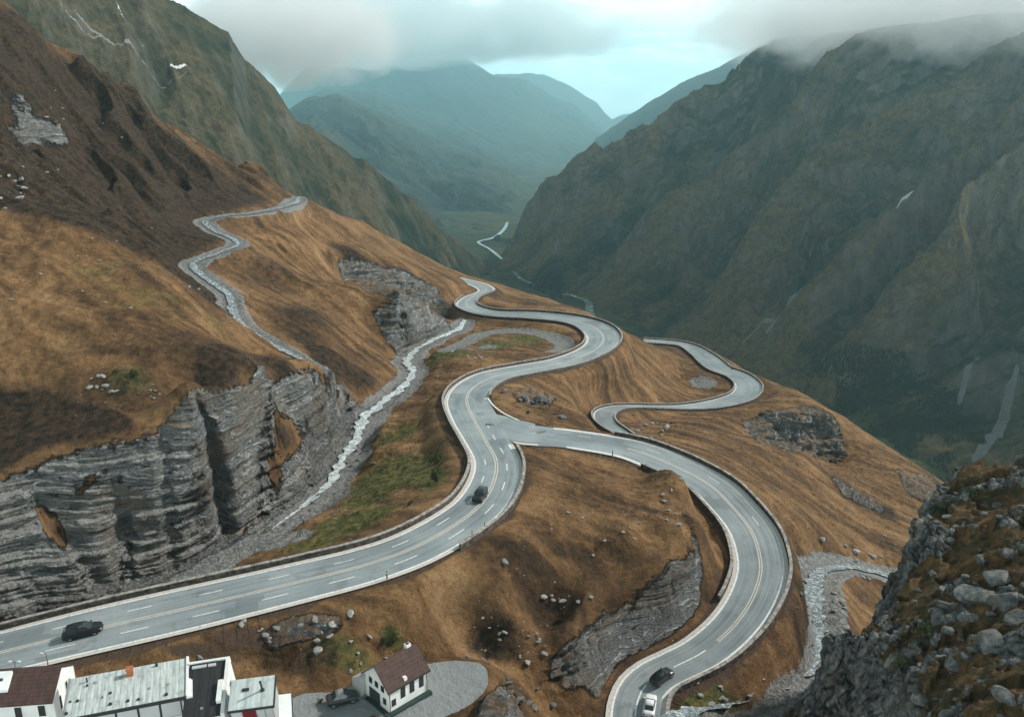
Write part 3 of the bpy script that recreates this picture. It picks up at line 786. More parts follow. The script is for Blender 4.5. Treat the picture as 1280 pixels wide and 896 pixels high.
def dashes(name, P, tan, u, wdt, up, mat, on, off, s0=0, s1=1e9):
    s = np.r_[0, np.cumsum(np.linalg.norm(np.diff(P[:, :2], axis=0), axis=1))]
    V = []; Fq = []
    t = s0
    lat = np.asarray(u, float)
    if lat.ndim == 0: lat = np.full(len(P), float(lat))
    A = offset_rows(P, tan, lat-wdt/2, up); Bq = offset_rows(P, tan, lat+wdt/2, up)
    while t+on < min(s[-1], s1):
        m = 4
        for k in range(m+1):
            tt = t+on*k/m
            V.append([np.interp(tt, s, A[:, i]) for i in range(3)]); V.append([np.interp(tt, s, Bq[:, i]) for i in range(3)])
        b = len(V)-2*(m+1)
        for k in range(m): Fq.append([b+2*k, b+2*k+2, b+2*k+3, b+2*k+1])
        t += on+off
    if V: return tag(mesh_obj(name, V, Fq, mat), kind='structure')
hwA, hwB, hwC = PA[:, 3], PB[:, 3], PC[:, 3]
def sm(a, k=15):
    return np.convolve(np.pad(a, k//2, mode='edge'), np.ones(k)/k, mode='valid')
hwA, hwB, hwC = sm(hwA), sm(hwB), sm(hwC)
print('half widths', hwA[::20].round(1), hwB[::20].round(1), hwC[::20].round(1))
print('lengths', TA[-1], TB[-1], TC[-1])
strip('main_road', PA, TanA, -hwA-.55, hwA+.55, .0, M_ASPH, attrs=1, n=9)
strip('branch_road', PB, TanB, -hwB-.55, hwB+.55, -.012, M_ASPH, attrs=1, n=9)
strip('road_fork', PF, np.gradient(PF[:, :2], axis=0)/np.linalg.norm(np.gradient(PF[:, :2], axis=0), axis=1)[:, None], -PF[:, 3]-.3, PF[:, 3]+.3, -.02, M_ASPH, attrs=1, n=9)
strip('side_road', PC, TanC, -hwC-.35, hwC+.35, -.024, M_ASPH, attrs=1, n=9)
# painted lines and shoulders
nose_a = int(np.argmin(np.hypot(PA[:, 0]-at_z(633, 551, -54)[0], PA[:, 1]-at_z(633, 551, -54)[1])))
nose_b = int(np.argmin(np.hypot(PA[:, 0]-at_z(612, 505, -57)[0], PA[:, 1]-at_z(612, 505, -57)[1])))
def seg(P, T, a, b): return P[a:b], T[a:b]
def edge(name, P, T, hw, side, a, b, mat, u0, u1, up):
    p, t = seg(P, T, a, b); h = hw[a:b]
    return strip(name, p, t, side*(h+u0), side*(h+u1), up, mat) if side > 0 else strip(name, p, t, side*(h+u1), side*(h+u0), up, mat)
nA, nB, nC_ = len(PA), len(PB), len(PC)
b0 = 10                                          # where the branch leaves the main carriageway
for (P, T, h, side, a, b) in ((PA, TanA, hwA, -1, 0, nA), (PA, TanA, hwA, 1, 0, nose_a-1), (PA, TanA, hwA, 1, nose_b+3, nA), (PB, TanB, hwB, -1, b0, nB), (PB, TanB, hwB, 1, b0+1, nB)):
    edge('edge_line', P, T, h, side, a, b, M_WHITE, -.28, 0.02, .012)
    edge('road_shoulder', P, T, h, side, a, b, M_SHOULD, .06, .55, .008)
for side in (-1, 1):
    edge('edge_line', PC, TanC, hwC, side, 0, nC_-4, M_WHITE, -.22, .06, -.012)
pa, ta = seg(PA, TanA, 0, nA-12)
strip('centre_line', pa, ta, -.27, -.09, .012, M_CENTRE); strip('centre_line', pa, ta, .09, .27, .012, M_CENTRE)
pb, tb = seg(PB, TanB, b0+10, int(nB*.80))
strip('centre_line', pb, tb, -.24, -.08, .004, M_CENTRE); strip('centre_line', pb, tb, .08, .24, .004, M_CENTRE)
pb2, tb2 = seg(PB, TanB, int(nB*.80), nB)
dashes('centre_dashes', pb2, tb2, 0, .2, .004, M_WHITE, 5.0, 4.5, 1.0)
dashes('lane_dashes', PA, TanA, -hwA*.5, .16, .012, M_WHITE, 2.6, 5.2, 1.0, 103)
dashes('lane_dashes', PA, TanA, hwA*.47, .16, .012, M_WHITE, 2.9, 4.6, 2.0, 119)
dashes('lane_dashes', PB, TanB, -hwB*.48, .12, .004, M_WHITE, 2.2, 9.0, 16.0, 60)

def traced(name, pts, wdt, up, mat):
    P = spline(np.array([at_z(*q) for q in pts]), 6); T = np.gradient(P[:, :2], axis=0); T /= np.linalg.norm(T, axis=1)[:, None]
    return strip(name, P, T, -wdt/2, wdt/2, up, mat)
traced('edge_line', [(609.5,497,-57.3), (616,506,-56.3), (628,515.5,-55.4), (644,523.5,-54.9), (664,531.5,-54.6)], .34, .05, M_WHITE)
traced('road_shoulder', [(648,590,-52.7), (646,570,-53.2), (636,556,-53.7), (634.5,552.6,-53.9), (641,553,-54.1), (656,555,-54.4), (676,556.5,-54.7)], .7, .05, M_SHOULD)

# low parapets
def stone_mat(name, a, b, sc=1.0):
    m, nt = new_mat(name); g = N(nt); p = g.pos()
    n = g.noise(p, 1.6*sc, 6, .7); v = g.vor(g.map(p, sc=(1.6*sc, 1.6*sc, 2.6*sc)), 1.0)
    c = g.mix(g.rng(n, .36, .66), a, b)
    c = g.mix(g.math('MULTIPLY', g.rng(v, .5, .8), .6), c, tuple(.4*x for x in a))
    g.out(c, .9, g.bump(g.math('ADD', n, g.math('MULTIPLY', v, -.5)), .7, .12), .2)
    return m
M_WALL = stone_mat('dark_dry_stone', (.045, .038, .034), (.15, .125, .105))
M_COPE = stone_mat('weathered_coping', (.26, .23, .205), (.46, .42, .385))
def wall_mesh(name, P, T, u0, u1, z0, z1, mat, parent):
    k = np.arange(len(P)); wob = .035*noise2(k*.7, k*0+u0.mean())
    V = np.stack([offset_rows(P, T, u0, z0), np.c_[offset_rows(P, T, u0, 0)[:, :2], P[:, 2]+z1+wob], np.c_[offset_rows(P, T, u1, 0)[:, :2], P[:, 2]+z1+wob], offset_rows(P, T, u1, z0)], 1)
    n = len(P); f = []
    i = np.arange(n-1)*4
    for q in range(4):
        r = (q+1) % 4
        f.append(np.stack([i+q, i+4+q, i+4+r, i+r], 1))
    f = np.concatenate(f + [np.array([[0, 1, 2, 3], [4*n-1, 4*n-2, 4*n-3, 4*n-4]])])
    return mesh_obj(name, V.reshape(-1, 3), f, mat, parent, smooth=False)
def parapet(label, P, T, h, side, a, b, hgt=.62, gap=.62, thick=.34):
    p, t = seg(P, T, a, b); hh = h[a:b]
    r = bpy.data.objects.new('parapet_wall', None); C.objects.link(r); tag(r, label, 'wall', 'low parapets along the roads', 'thing')
    u0 = side*(hh+gap); u1 = side*(hh+gap+thick)
    lo = np.minimum(u0, u1); hi = np.maximum(u0, u1)
    wall_mesh('wall', p, t, lo, hi, -1.3, hgt, M_WALL, r)
    wall_mesh('coping', p, t, lo-.05, hi+.05, hgt+.045, hgt+.14, M_COPE, r)
    return r
parapet('long low stone parapet on the stream side of the main road', PA, TanA, hwA, -1, 0, int(nA*.86))
parapet('stone parapet on the knoll side of the bend, ending at the road fork', PA, TanA, hwA, 1, int(nA*.175), nose_a-3)
parapet('stone parapet round the outside of the upper hairpin with the valley behind it', PA, TanA, hwA, 1, nose_b+4, int(nA*.9))
parapet('stone parapet on the outer downhill side of the big right hand curve', PB, TanB, hwB, -1, b0+8, nB)
parapet('stone parapet on the inner knoll side of the big right hand curve', PB, TanB, hwB, 1, b0+14, int(nB*.72))
parapet('low wall along the outer edge of the narrow side road loop', PC, TanC, hwC, 1, 0, nC_-6, .45, .3, .28)
parapet('low wall along the inner edge of the narrow side road loop', PC, TanC, hwC, -1, 0, nC_-6, .4, .3, .28)
# ------------------------------------------------------------------ far mountains
def mountain_material(name, green=(.020, .031, .015), olive=(.060, .062, .027), brown=(.185, .130, .062), rock=(.24, .235, .22), sc=1.0, rkamt=.5):
    m, nt = new_mat(name); g = N(nt); p = g.pos()
    big = g.noise(p, .0045*sc, 5, .6); mid = g.noise(p, .022*sc, 6, .65, .3); sm = g.noise(p, .11*sc, 6, .7)
    cr = g.attr('crest')
    f = g.math('ADD', g.math('ADD', g.math('MULTIPLY', cr, .55), g.math('MULTIPLY', big, .55)), g.math('MULTIPLY', g.math('SUBTRACT', mid, .5), .9))
    col = g.ramp(f, [(.34, tuple(.6*a for a in green)), (.48, green), (.60, olive), (.78, brown)])
    col = g.mix(g.math('MULTIPLY', g.rng(g.math('ADD', g.math('MULTIPLY', sm, .6), g.math('MULTIPLY', g.noise(p, .45*sc, 5, .7), .4)), .42, .58), .6), col, tuple(.45*a for a in green))
    geo = g.n('ShaderNodeNewGeometry'); sx = g.n('ShaderNodeSeparateXYZ'); g.l(geo.outputs['Normal'], sx.inputs[0])
    st = g.math('ADD', g.math('SUBTRACT', .60, sx.outputs[2]), g.math('MULTIPLY', g.math('SUBTRACT', mid, .5), .9))
    rr = g.math('MULTIPLY', g.rng(st, .06, .30), rkamt)
    rcol = g.ramp(g.noise(g.map(p, sc=(.06*sc, .06*sc, .02*sc)), 1.0, 6, .7), [(.38, tuple(.28*a for a in rock)), (.5, tuple(.6*a for a in rock)), (.62, rock)])
    col = g.mix(rr, col, rcol)
    scree = g.rng(g.math('ADD', g.attr('scree'), g.math('ADD', g.math('MULTIPLY', g.math('SUBTRACT', sm, .5), 1.6), g.math('MULTIPLY', g.math('SUBTRACT', mid, .5), .9))), .45, .85)
    col = g.mix(scree, col, g.mix(sm, (.13, .128, .122), (.34, .335, .32)))
    snow = g.rng(g.math('ADD', g.attr('snow'), g.math('MULTIPLY', g.math('SUBTRACT', sm, .5), 1.3)), .45, .62)
    col = g.mix(snow, col, (.72, .74, .75))
    h = g.math('ADD', g.math('MULTIPLY', mid, 1.0), g.math('MULTIPLY', sm, .45))
    g.out(col, .95, g.bump(h, .8, 14.0/sc), .1)
    return m
M_MTN = mountain_material('mountain_turf')
M_MTNL = mountain_material('mountain_turf_dark', green=(.018, .028, .016), olive=(.050, .050, .025), brown=(.105, .082, .044), rkamt=.28)  # darker, less brown turf tones for the left mountain

def mountain_sheet(name, fn, tx0, tx1, nc, ya, yb, nf, nr, mat, attrs_fn, K=150.0):
    """a mountainside as one sheet; fn(X, Y) -> height"""
    tx = np.linspace(tx0, tx1, nc); yy = np.exp(np.linspace(math.log(ya), math.log(yb), nf))
    X = tx[None]*yy[:, None]; Y = np.repeat(yy[:, None], nc, 1)
    Z, extra = fn(X, Y)
    r = resample_columns(yy, Z, nr, K); c = np.repeat(np.arange(nc, dtype=float)[None], nr, 0)
    P = np.stack([bilerp(X, r, c), bilerp(Y, r, c), bilerp(Z, r, c)], -1)
    at_ = {k: bilerp(v, r, c) for k, v in extra.items()}
    o = mesh_obj(name, P.reshape(-1, 3), grid_faces(nr, nc), mat, attrs=at_)
    return tag(o, kind='structure')

def line_mask(X, Y, pts, wdt):
    """soft band along a ground polyline of (x, y, width factor)"""
    D = np.full(X.shape, 9.0)
    for a, b in zip(pts[:-1], pts[1:]):
        dx, dy = b[0]-a[0], b[1]-a[1]
        t = np.clip(((X-a[0])*dx+(Y-a[1])*dy)/(dx*dx+dy*dy+1e-9), 0, 1)
        w = (a[2]+t*(b[2]-a[2]))*wdt
        D = np.minimum(D, np.hypot(X-a[0]-t*dx, Y-a[1]-t*dy)/w)
    return 1-sstep(.5, 1.3, D)

# --- the right flank: a plane falling to the river, cut by gullies
def right_plane(X, Y): return -290 + .70*(X - 348 + .365*(Y-645))
def right_at(px, py):
    a, b = ray(px, py)
    Y = (-290-243.6-164.8)/(b - .70*a - .2555)
    return (a*Y, Y)
def right_fn(X, Y):
    base = right_plane(X, Y)
    u = (Y - .365*X)/1.064; v = (X + .365*Y)/1.064
    wp = fbm2(X/330., Y/330., 3)
    uu = u + 60*wp + .18*v
    sp = ridged2(uu/210.+3.3, v/900. + 1.7, 2)           # the big spurs
    g1 = ridged2(uu/74. + .5*wp, v/420. + 8, 4, 2.05, .6)
    g2 = fbm2(X/38., Y/38., 4); g3 = ridged2(uu/17.+5, v/40., 3, 2.1, .6)
    hgt = sstep(-300, -200, base)
    z = base + hgt*(66*sp + 22*g1) + 6*g2*(.4+hgt) + 2.4*g3 - 52*hgt
    over = np.maximum(0, Y - 1700 - 120*wp - .25*(X-100))
    z = z - over*.9
    lim = sstep(60, 240, z)
    z = z*(1-lim) + (60+.35*(z-60))*lim
    z = np.maximum(z, -335 - .03*np.maximum(Y-1000, 0) + 2*g2)
    crest = np.clip(.5 + .32*sp + .16*g1 - .25*sstep(-60, 80, z) - .2*sstep(1100, 1700, Y), 0, 1)
    R = lambda L: [(*right_at(px, py), w) for px, py, w in L]
    scree = np.zeros(X.shape)
    for L, w in (([(1268,455,.7),(1255,500,.9),(1240,540,1.3),(1222,580,1.0)], 6), ([(1158,235,.9),(1120,258,.8),(1080,285,.4)], 5), ([(1010,340,.6),(985,390,1.),(960,420,.8)], 5), ([(1228,410,.6),(1215,445,.9),(1205,470,.7)], 4), ([(1060,330,.5),(1035,360,.7),(1000,400,.4)], 5),
                 ([(930,425,.6),(960,408,.6),(1000,395,.4)], 5), ([(1275,440,.6),(1262,480,.8)], 4)):
        scree = np.maximum(scree, line_mask(X, Y, R(L), w))
    snow = np.maximum(line_mask(X, Y, R([(1155,234,1.),(1130,250,1.2),(1105,266,.5)]), 3.2), line_mask(X, Y, R([(1250,182,1.),(1228,195,.7)]), 1.8))
    return z, dict(crest=crest, scree=scree, snow=snow)
right_m = mountain_sheet('mountain_slope', right_fn, -.07, 1.02, 1000, 380, 2500, 1100, 900, M_MTN, None)

# --- ranges given by their skyline and their foot
def range_fn(sky_pts, foot_pts, amp, gl, seed, back=.8, pw=1.0, scree_px=(), snow_px=()):
    Sx = [(ray(p, q)[0], Y, ray(p, q)[1]*Y) for p, q, Y in sky_pts]; Sx.sort()
    Fx = [(ray(p, q)[0], Y, ray(p, q)[1]*Y) for p, q, Y in foot_pts]; Fx.sort()
    sa = np.array(Sx); fa = np.array(Fx)
    def fn(X, Y):
        tx = X[0]/Y[0]
        ys = np.interp(tx, sa[:, 0], sa[:, 1])[None]; zs = np.interp(tx, sa[:, 0], sa[:, 2])[None]
        yf = np.interp(tx, fa[:, 0], fa[:, 1])[None]; zf = np.interp(tx, fa[:, 0], fa[:, 2])[None]
        t = (Y-yf)/(ys-yf)
        z = np.where(t < 1, zf + (zs-zf)*np.sign(t)*np.abs(t)**pw, zs - (Y-ys)*back)
        soft = (zs-zf)*.02*np.exp(-((t-1)/.08)**2)
        z = z - soft
        # gullies run from the skyline down: across = along the ridge
        dys = np.gradient(np.interp(tx, sa[:, 0], sa[:, 1]), tx)[None]
        wp = fbm2(X/gl/2.2+seed, Y/gl/2.2, 3)
        u = X*.86 + Y*.5 + gl*.5*wp; v = -X*.5 + Y*.86
        sp = ridged2(u/gl+seed, v/gl/4.5, 3)
        g2 = fbm2(X/gl*4.0+seed, Y/gl*4.0, 4)
        fade = .35 + .65*sstep(1.02, .75, t)
        z = z + (amp*(sp-.55) + amp*.32*g2)*fade
        crest = np.clip(.5 + .35*sp - .3*sstep(.0, -.5, t), 0, 1)
        P = lambda L: [( *at_plane(p, q), w) for p, q, w in L]
        def at_plane(p, q):
            a, b = ray(p, q)
            y_s = np.interp(a, sa[:, 0], sa[:, 1]); z_s = np.interp(a, sa[:, 0], sa[:, 2]); y_f = np.interp(a, fa[:, 0], fa[:, 1]); z_f = np.interp(a, fa[:, 0], fa[:, 2])
            k = (z_s-z_f)/(y_s-y_f)
            yy = (z_f-k*y_f)/(b-k)
            return a*yy, yy
        scree = np.zeros(X.shape); snow = np.zeros(X.shape)
        for L, w in scree_px: scree = np.maximum(scree, line_mask(X, Y, P(L), w))
        for L, w in snow_px: snow = np.maximum(snow, line_mask(X, Y, P(L), w))
        return z, dict(crest=crest, scree=scree, snow=snow)
    return fn

left_sky = [(-200,-330,760),(0,-150,860),(120,-60,950),(205,-8,1020),(232,4,1040),(285,34,1090),(305,70,1130),(342,108,1170),(372,150,1200),(420,178,1240),(470,205,1290),(505,240,1340),(545,275,1420),(585,312,1540),(632,346,1680),(655,372,1760)]
left_foot = [(-200,330,560),(0,300,600),(200,330,680),(330,380,760),(450,430,860),(560,470,980),(655,490,1100)]
left_m = mountain_sheet('mountain_slope', range_fn(left_sky, left_foot, 17, 105, 2.0, .7, 1.0,
    scree_px=[([(95,28,.5),(120,48,.8),(140,68,.6)], 2.0), ([(70,22,.4),(150,70,.8),(235,105,.5)], 1.6)],
    snow_px=[([(134,2,.8),(146,12,1.),(152,30,.6),(156,42,.8)], 1.2), ([(213,88,.8),(236,99,1.)], 1.3), ([(173,46,1.),(177,52,.7)], 1.1)]),
    -1.12, .03, 860, 420, 2300, 1000, 640, M_MTNL, None)
M_FAR = mountain_material('distant_mountain', green=(.016, .026, .024), olive=(.036, .046, .038), brown=(.070, .074, .048), sc=.2, rkamt=.25)
mountain_sheet('far_ridge', range_fn([(250,260,4358),(345,150,4456),(385,122,4513),(425,118,4572),(480,142,4688),(520,163,4805),(556,186,4921),(600,196,5037),(635,214,5192),(660,236,5347),(690,262,5618)],
    [(250,360,1450),(300,330,1500),(450,345,1700),(560,330,1950),(620,305,2150),(690,300,2300)], 41, 336, 5.0, .6), -.40, .06, 460, 1232, 8427, 600, 360, M_FAR, None)
mountain_sheet('far_ridge', range_fn([(250,240,6960),(345,150,6960),(400,112,7080),(470,112,7200),(530,138,7920),(575,152,8160),(610,172,8398),(650,190,8638),(690,206,8998),(730,216,9598)],
    [(250,320,2625),(400,290,2625),(560,285,2730),(640,275,3045),(730,262,3150)], 39, 576, 9.0, .4), -.40, .10, 420, 2231, 14397, 500, 300, M_FAR, None)
mountain_sheet('far_mountain', range_fn([(250,240,9702),(330,140,9702),(400,62,9840),(470,44,9978),(540,52,10116),(585,72,10255),(620,92,10395),(650,96,10533),(690,118,10809),(720,132,11088),(750,160,11364),(770,178,11641)],
    [(250,300,6177),(380,260,6280),(600,235,6485),(700,222,6795),(770,205,7207)], 66, 924, 12.0, .5), -.40, .13, 420, 5250, 17461, 500, 300, M_FAR, None)
mountain_sheet('far_ridge', range_fn([(690,270,6187),(718,222,6187),(745,172,6187),(760,163,6000),(800,135,5718),(850,104,5531),(900,80,5437),(935,62,5343),(1000,30,5250)],
    [(680,262,4500),(745,240,4050),(850,230,3675),(1000,220,3450)], 36, 390, 15.0, .5), .04, .40, 360, 2932, 9280, 500, 300, M_FAR, None)
mountain_sheet('far_mountain', range_fn([(560,130,14000),(620,90,14000),(680,92,14000),(715,108,14000),(745,128,14250),(765,150,14500),(790,140,14500),(840,118,14500),(900,95,14500)],
    [(560,220,11280),(760,200,11520),(900,200,11520)], 80, 1200, 19.0, .4), -.10, .28, 260, 9588, 21750, 300, 200, M_FAR, None)

# --- the valley floor and its river
def floor_fn(X, Y):
    g2 = fbm2(X/120., Y/120., 4)
    return -312 - .020*np.maximum(Y-1000, 0)*np.where(Y < 5000, 1, 0) - 80*(Y >= 5000) + 3*g2, dict(crest=.45+.2*g2, scree=0*X, snow=0*X)
M_FLOOR = mountain_material('valley_floor', green=(.05, .065, .03), olive=(.09, .09, .04), sc=.6)
vX, vY = np.meshgrid(np.linspace(-2600, 3600, 260), np.concatenate([np.linspace(-600, 5000, 260), np.linspace(5060, 18000, 60)]))
g2 = fbm2(vX/160., vY/160., 4)
vZ = -287 - .030*np.clip(vY-1100, 0, 9000) + 3*g2
tag(mesh_obj('valley_floor', np.stack([vX, vY, vZ], -1).reshape(-1, 3), grid_faces(*vX.shape), M_FLOOR, attrs=dict(crest=.45+.2*g2, scree=0*vX, snow=0*vX)), kind='structure')
def vfloor(y): return -287 - .030*max(0, min(y-1100, 9000))
def water_material(name, foam=.5, col=(.30, .36, .37), sc=.4):
    m, nt = new_mat(name); g = N(nt); p = g.pos()
    n = g.noise(p, sc, 6, .7, .6); f = g.noise(p, sc*4, 5, .7)
    k = g.rng(g.math('ADD', g.math('MULTIPLY', n, .6), g.math('MULTIPLY', f, .4)), .56-.25*foam, .78-.25*foam)
    g.out(g.mix(k, col, (.78, .80, .79)), g.mix(k, (.12,)*3, (.6,)*3), g.bump(f, .4, .1), .5)
    return m
M_RIVER = water_material('river_water', .30, (.24, .30, .30), .05)
def flow(name, L, mat, up=.0, kind='structure', wob=0.0):
    s = spline(L, 8)
    c = s[:, :2]; t = np.gradient(c, axis=0); t /= np.linalg.norm(t, axis=1)[:, None] + 1e-9
    nx = np.stack([t[:, 1], -t[:, 0]], 1)
    k = np.arange(len(s))
    hl = s[:, 3]*(1 + wob*noise2(k*.09, k*0+1.5)); hr = s[:, 3]*(1 + wob*noise2(k*.09, k*0+7.5))
    a = np.c_[c - nx*hl[:, None], s[:, 2]+up]; b = np.c_[c + nx*hr[:, None], s[:, 2]+up]
    o = mesh_obj(name, np.stack([a, s[:, :3]+np.array([0, 0, up]), b], 1).reshape(-1, 3), grid_faces(len(s), 3)[:, ::-1], mat)
    return tag(o, kind=kind)
def floor_pt(px, py, w):
    a, b = ray(px, py); Y = 1500.
    for _ in range(40): Y = (vfloor(Y)+4)/b
    return [a*Y, Y, vfloor(Y)+4, w]
river = [floor_pt(*q) for q in [(760,430,4.0),(738,392,4.3),(735,378,5.3),(716,370,4.6),(700,368,4.0),(690,366,3.3),(668,356,3.3),(650,348,3.0),(636,332,3.0),(612,312,3.3),(598,303,4.0),(618,297,4.3),(630,287,4.0),(634,278,3.3)]]
flow('river', river, M_RIVER, 1.0, wob=.4)

# ------------------------------------------------------------------ scrubby conifers low on the right flank, too many and too small to count
def conifers(n):
    r = np.random.default_rng(8)
    me = right_m.data; co = np.empty(len(me.vertices)*3, np.float32); me.vertices.foreach_get('co', co); co = co.reshape(-1, 3)
    W = []
    poly = [(1000,455),(1060,430),(1130,440),(1200,500),(1236,560),(1200,592),(1130,585),(1060,535),(1010,500)]
    k = CT*co[:, 1] - ST*co[:, 2]; px = CX + F*co[:, 0]/k; py = CY - F*(co[:, 2]*CT + co[:, 1]*ST)/k
    ok = inside(np.array(poly), px, py) & (fbm2(co[:, 0]/40, co[:, 1]/40, 3) > -.02)
    ii = r.choice(np.where(ok)[0], min(n, ok.sum()), replace=False)
    V = []; Fq = []
    for i in ii:
        x, y, z = co[i] + r.normal(0, 1.2, 3)*np.array([1, 1, 0]); h = r.uniform(1.6, 4.6); a0 = r.uniform(0, 6)
        for z0, z1, rr in ((0, .6, .26), (.3, .82, .19), (.58, 1.0, .12)):
            b = len(V)
            for q in range(6): V.append((x+rr*h*math.cos(a0+q*1.047), y+rr*h*math.sin(a0+q*1.047), z-.5+z0*h+r.uniform(-.2, .2)))
            V.append((x, y, z-.5+z1*h))
            for q in range(6): Fq.append((b+q, b+(q+1) % 6, b+6))
    m, nt = new_mat('conifer_needles'); g = N(nt)
    g.out(g.mix(g.noise(g.pos(), .08, 4), (.012, .022, .012), (.035, .048, .022)), .9, None, .1)
    return tag(mesh_obj('forest', V, Fq, m, smooth=False), kind='stuff')
conifers(3800)
# ------------------------------------------------------------------ streams
M_WATER = water_material('white_water', .66, (.20, .25, .26), 1.1)
M_BECK = water_material('stony_stream_water', .42, (.12, .15, .16), 1.3)
def stream(name, L, mat, f, up, wob=.5):
    s = to_xyz(L); s[:, 3] *= f
    sp_ = spline(s, 14)
    sp_[:, 2] += up
    return flow(name, sp_[::2], mat, 0.0, wob=wob)
_sm = [list(q) for q in STREAM_MAIN[:14]]
for i_, f_ in ((-1, .12), (-2, .45), (-3, .8)): _sm[i_][3] *= f_
stream('stream', [tuple(q) for q in _sm], M_WATER, .40, .12, .7)
stream('hill_stream', STREAM_HILL, M_BECK, .45, .10, .45)
stream('lower_stream', STREAM_RIGHT, M_BECK, .42, .10, .45)

# ------------------------------------------------------------------ the crag at the right
LIP = [(1480,540,82),(1400,556,84),(1340,566,84.5),(1280,577,85.5),(1230,584,87.5),(1200,590,89.5),(1184,602,90),(1168,630,86),(1152,655,82),(1138,692,78),(1129,730,74.5),(1112,772,71.7),
       (1085,791,71.2),(1050,796,72),(1036,803,71.6),(1040,818,69.8),(1085,816,68.6),(1112,826,65.5),(1135,850,61.5),(1150,890,57.5),(1165,940,53),(1190,1010,46),(1300,1150,37),(1700,1150,37),(1750,700,60)]
INNER = [(1200,680,76.5),(1280,680,71),(1360,680,66),(1175,720,74),(1200,760,67.5),(1280,760,63),(1380,760,58),(1150,790,67.6),(1200,840,58.5),(1280,840,55),(1165,850,59),(1280,896,49.5),(1230,620,82.5),(1290,620,79),(1230,900,51),(1160,680,78.5),(1400,850,50),(1100,800,69.6)]
lipP = np.array([at(*q) for q in LIP])
CRAG = MQ(np.vstack([lipP, [at(*q) for q in INNER]]), 1.5, 1e-3)
CTX = np.linspace(.24, 1.12, 900); CY_ = np.exp(np.linspace(math.log(38.), math.log(128.), 1500))
def crag_fields():
    nr, nc = 300, 260
    tx = np.linspace(CTX[0], CTX[-1], nc); yy = np.exp(np.linspace(math.log(38.), math.log(128.), nr))
    X = tx[None]*yy[:, None]; Y = np.repeat(yy[:, None], nc, 1)
    Z = CRAG(X, Y)
    D = np.full(X.shape, 1e3); ZL = np.zeros(X.shape)
    L = np.vstack([lipP, lipP[:1]])
    for a, b in zip(L[:-1], L[1:]):
        dx, dy = b[0]-a[0], b[1]-a[1]
        t = np.clip(((X-a[0])*dx+(Y-a[1])*dy)/(dx*dx+dy*dy+1e-9), 0, 1)
        d = np.hypot(X-a[0]-t*dx, Y-a[1]-t*dy)
        up = d < D; D = np.where(up, d, D); ZL = np.where(up, a[2]+t*(b[2]-a[2]), ZL)
    ins = inside(lipP[:, :2], X, Y)
    r = np.linspace(0, nr-1.001, len(CY_))[:, None]*np.ones((1, len(CTX))); c = np.linspace(0, nc-1.001, len(CTX))[None]*np.ones((len(CY_), 1))
    sd = np.where(ins, -D, D)
    return bilerp(Z, r, c), bilerp(sd, r, c), bilerp(ZL, r, c)
cZ, cD, cZL = crag_fields()
cX = CTX[None]*CY_[:, None]; cYY = np.repeat(CY_[:, None], len(CTX), 1)
cm1 = fbm2(cX/5., cYY/5., 4); cm2 = fbm2(cX/1.3, cYY/1.3, 4)
cDw = cD + .9*fbm2(cX/3.2+4, cYY/3.2, 3)
dd = np.maximum(cDw, 0)
cZ0 = np.where(cDw < 0, cZ, np.minimum(cZ, cZL) - np.where(dd < 5.0, 3.6*dd, 18+(dd-5.0)*2.0))
knob = sstep(.15, .6, ridged2(cX/4.3, cYY/4.3, 3)-.25)
cZ1 = cZ0 + .55*cm1 + .16*cm2 + 1.15*knob*(cDw < 0)
cZ1 = np.maximum(cZ1, -120)
crock = np.clip(sstep(-1.6, .4, cDw + 1.2*cm1) + .75*knob*sstep(-.3, .4, cm1), 0, 1)
NRc = 1100
Rc = resample_columns(CY_, cZ1, NRc, 130.)
Cc = np.repeat(np.arange(len(CTX), dtype=float)[None], NRc, 0)
Sc = lambda A: bilerp(A, Rc, Cc)
Pc = np.stack([Sc(cX), Sc(cYY), Sc(cZ1)], -1)
ncr = grid_normals(np.stack([Sc(cX), Sc(cYY), Sc(cZ0)], -1))
rkc = Sc(crock)
def crag_rough(P, rk, Nn):
    x, y, z = P[..., 0], P[..., 1], P[..., 2]
    big = 1.0*noise3(x/3.4, y/3.4, z/4.5) + .6*noise3(x/1.5, y/1.5, z/2.8)
    cell = np.abs(noise3(x/.85+3, y/.85, z/1.5))
    d = (big*.75 - .75*(1-sstep(0, .18, cell)) + .28*fbm3(x/.6, y/.6, z/.8, 3))*rk
    hN = Nn.copy(); hN[..., 2] *= .6; hN /= np.linalg.norm(hN, axis=-1, keepdims=True)+1e-6
    return P + hN*d[..., None]
Pc = crag_rough(Pc, rkc, ncr)
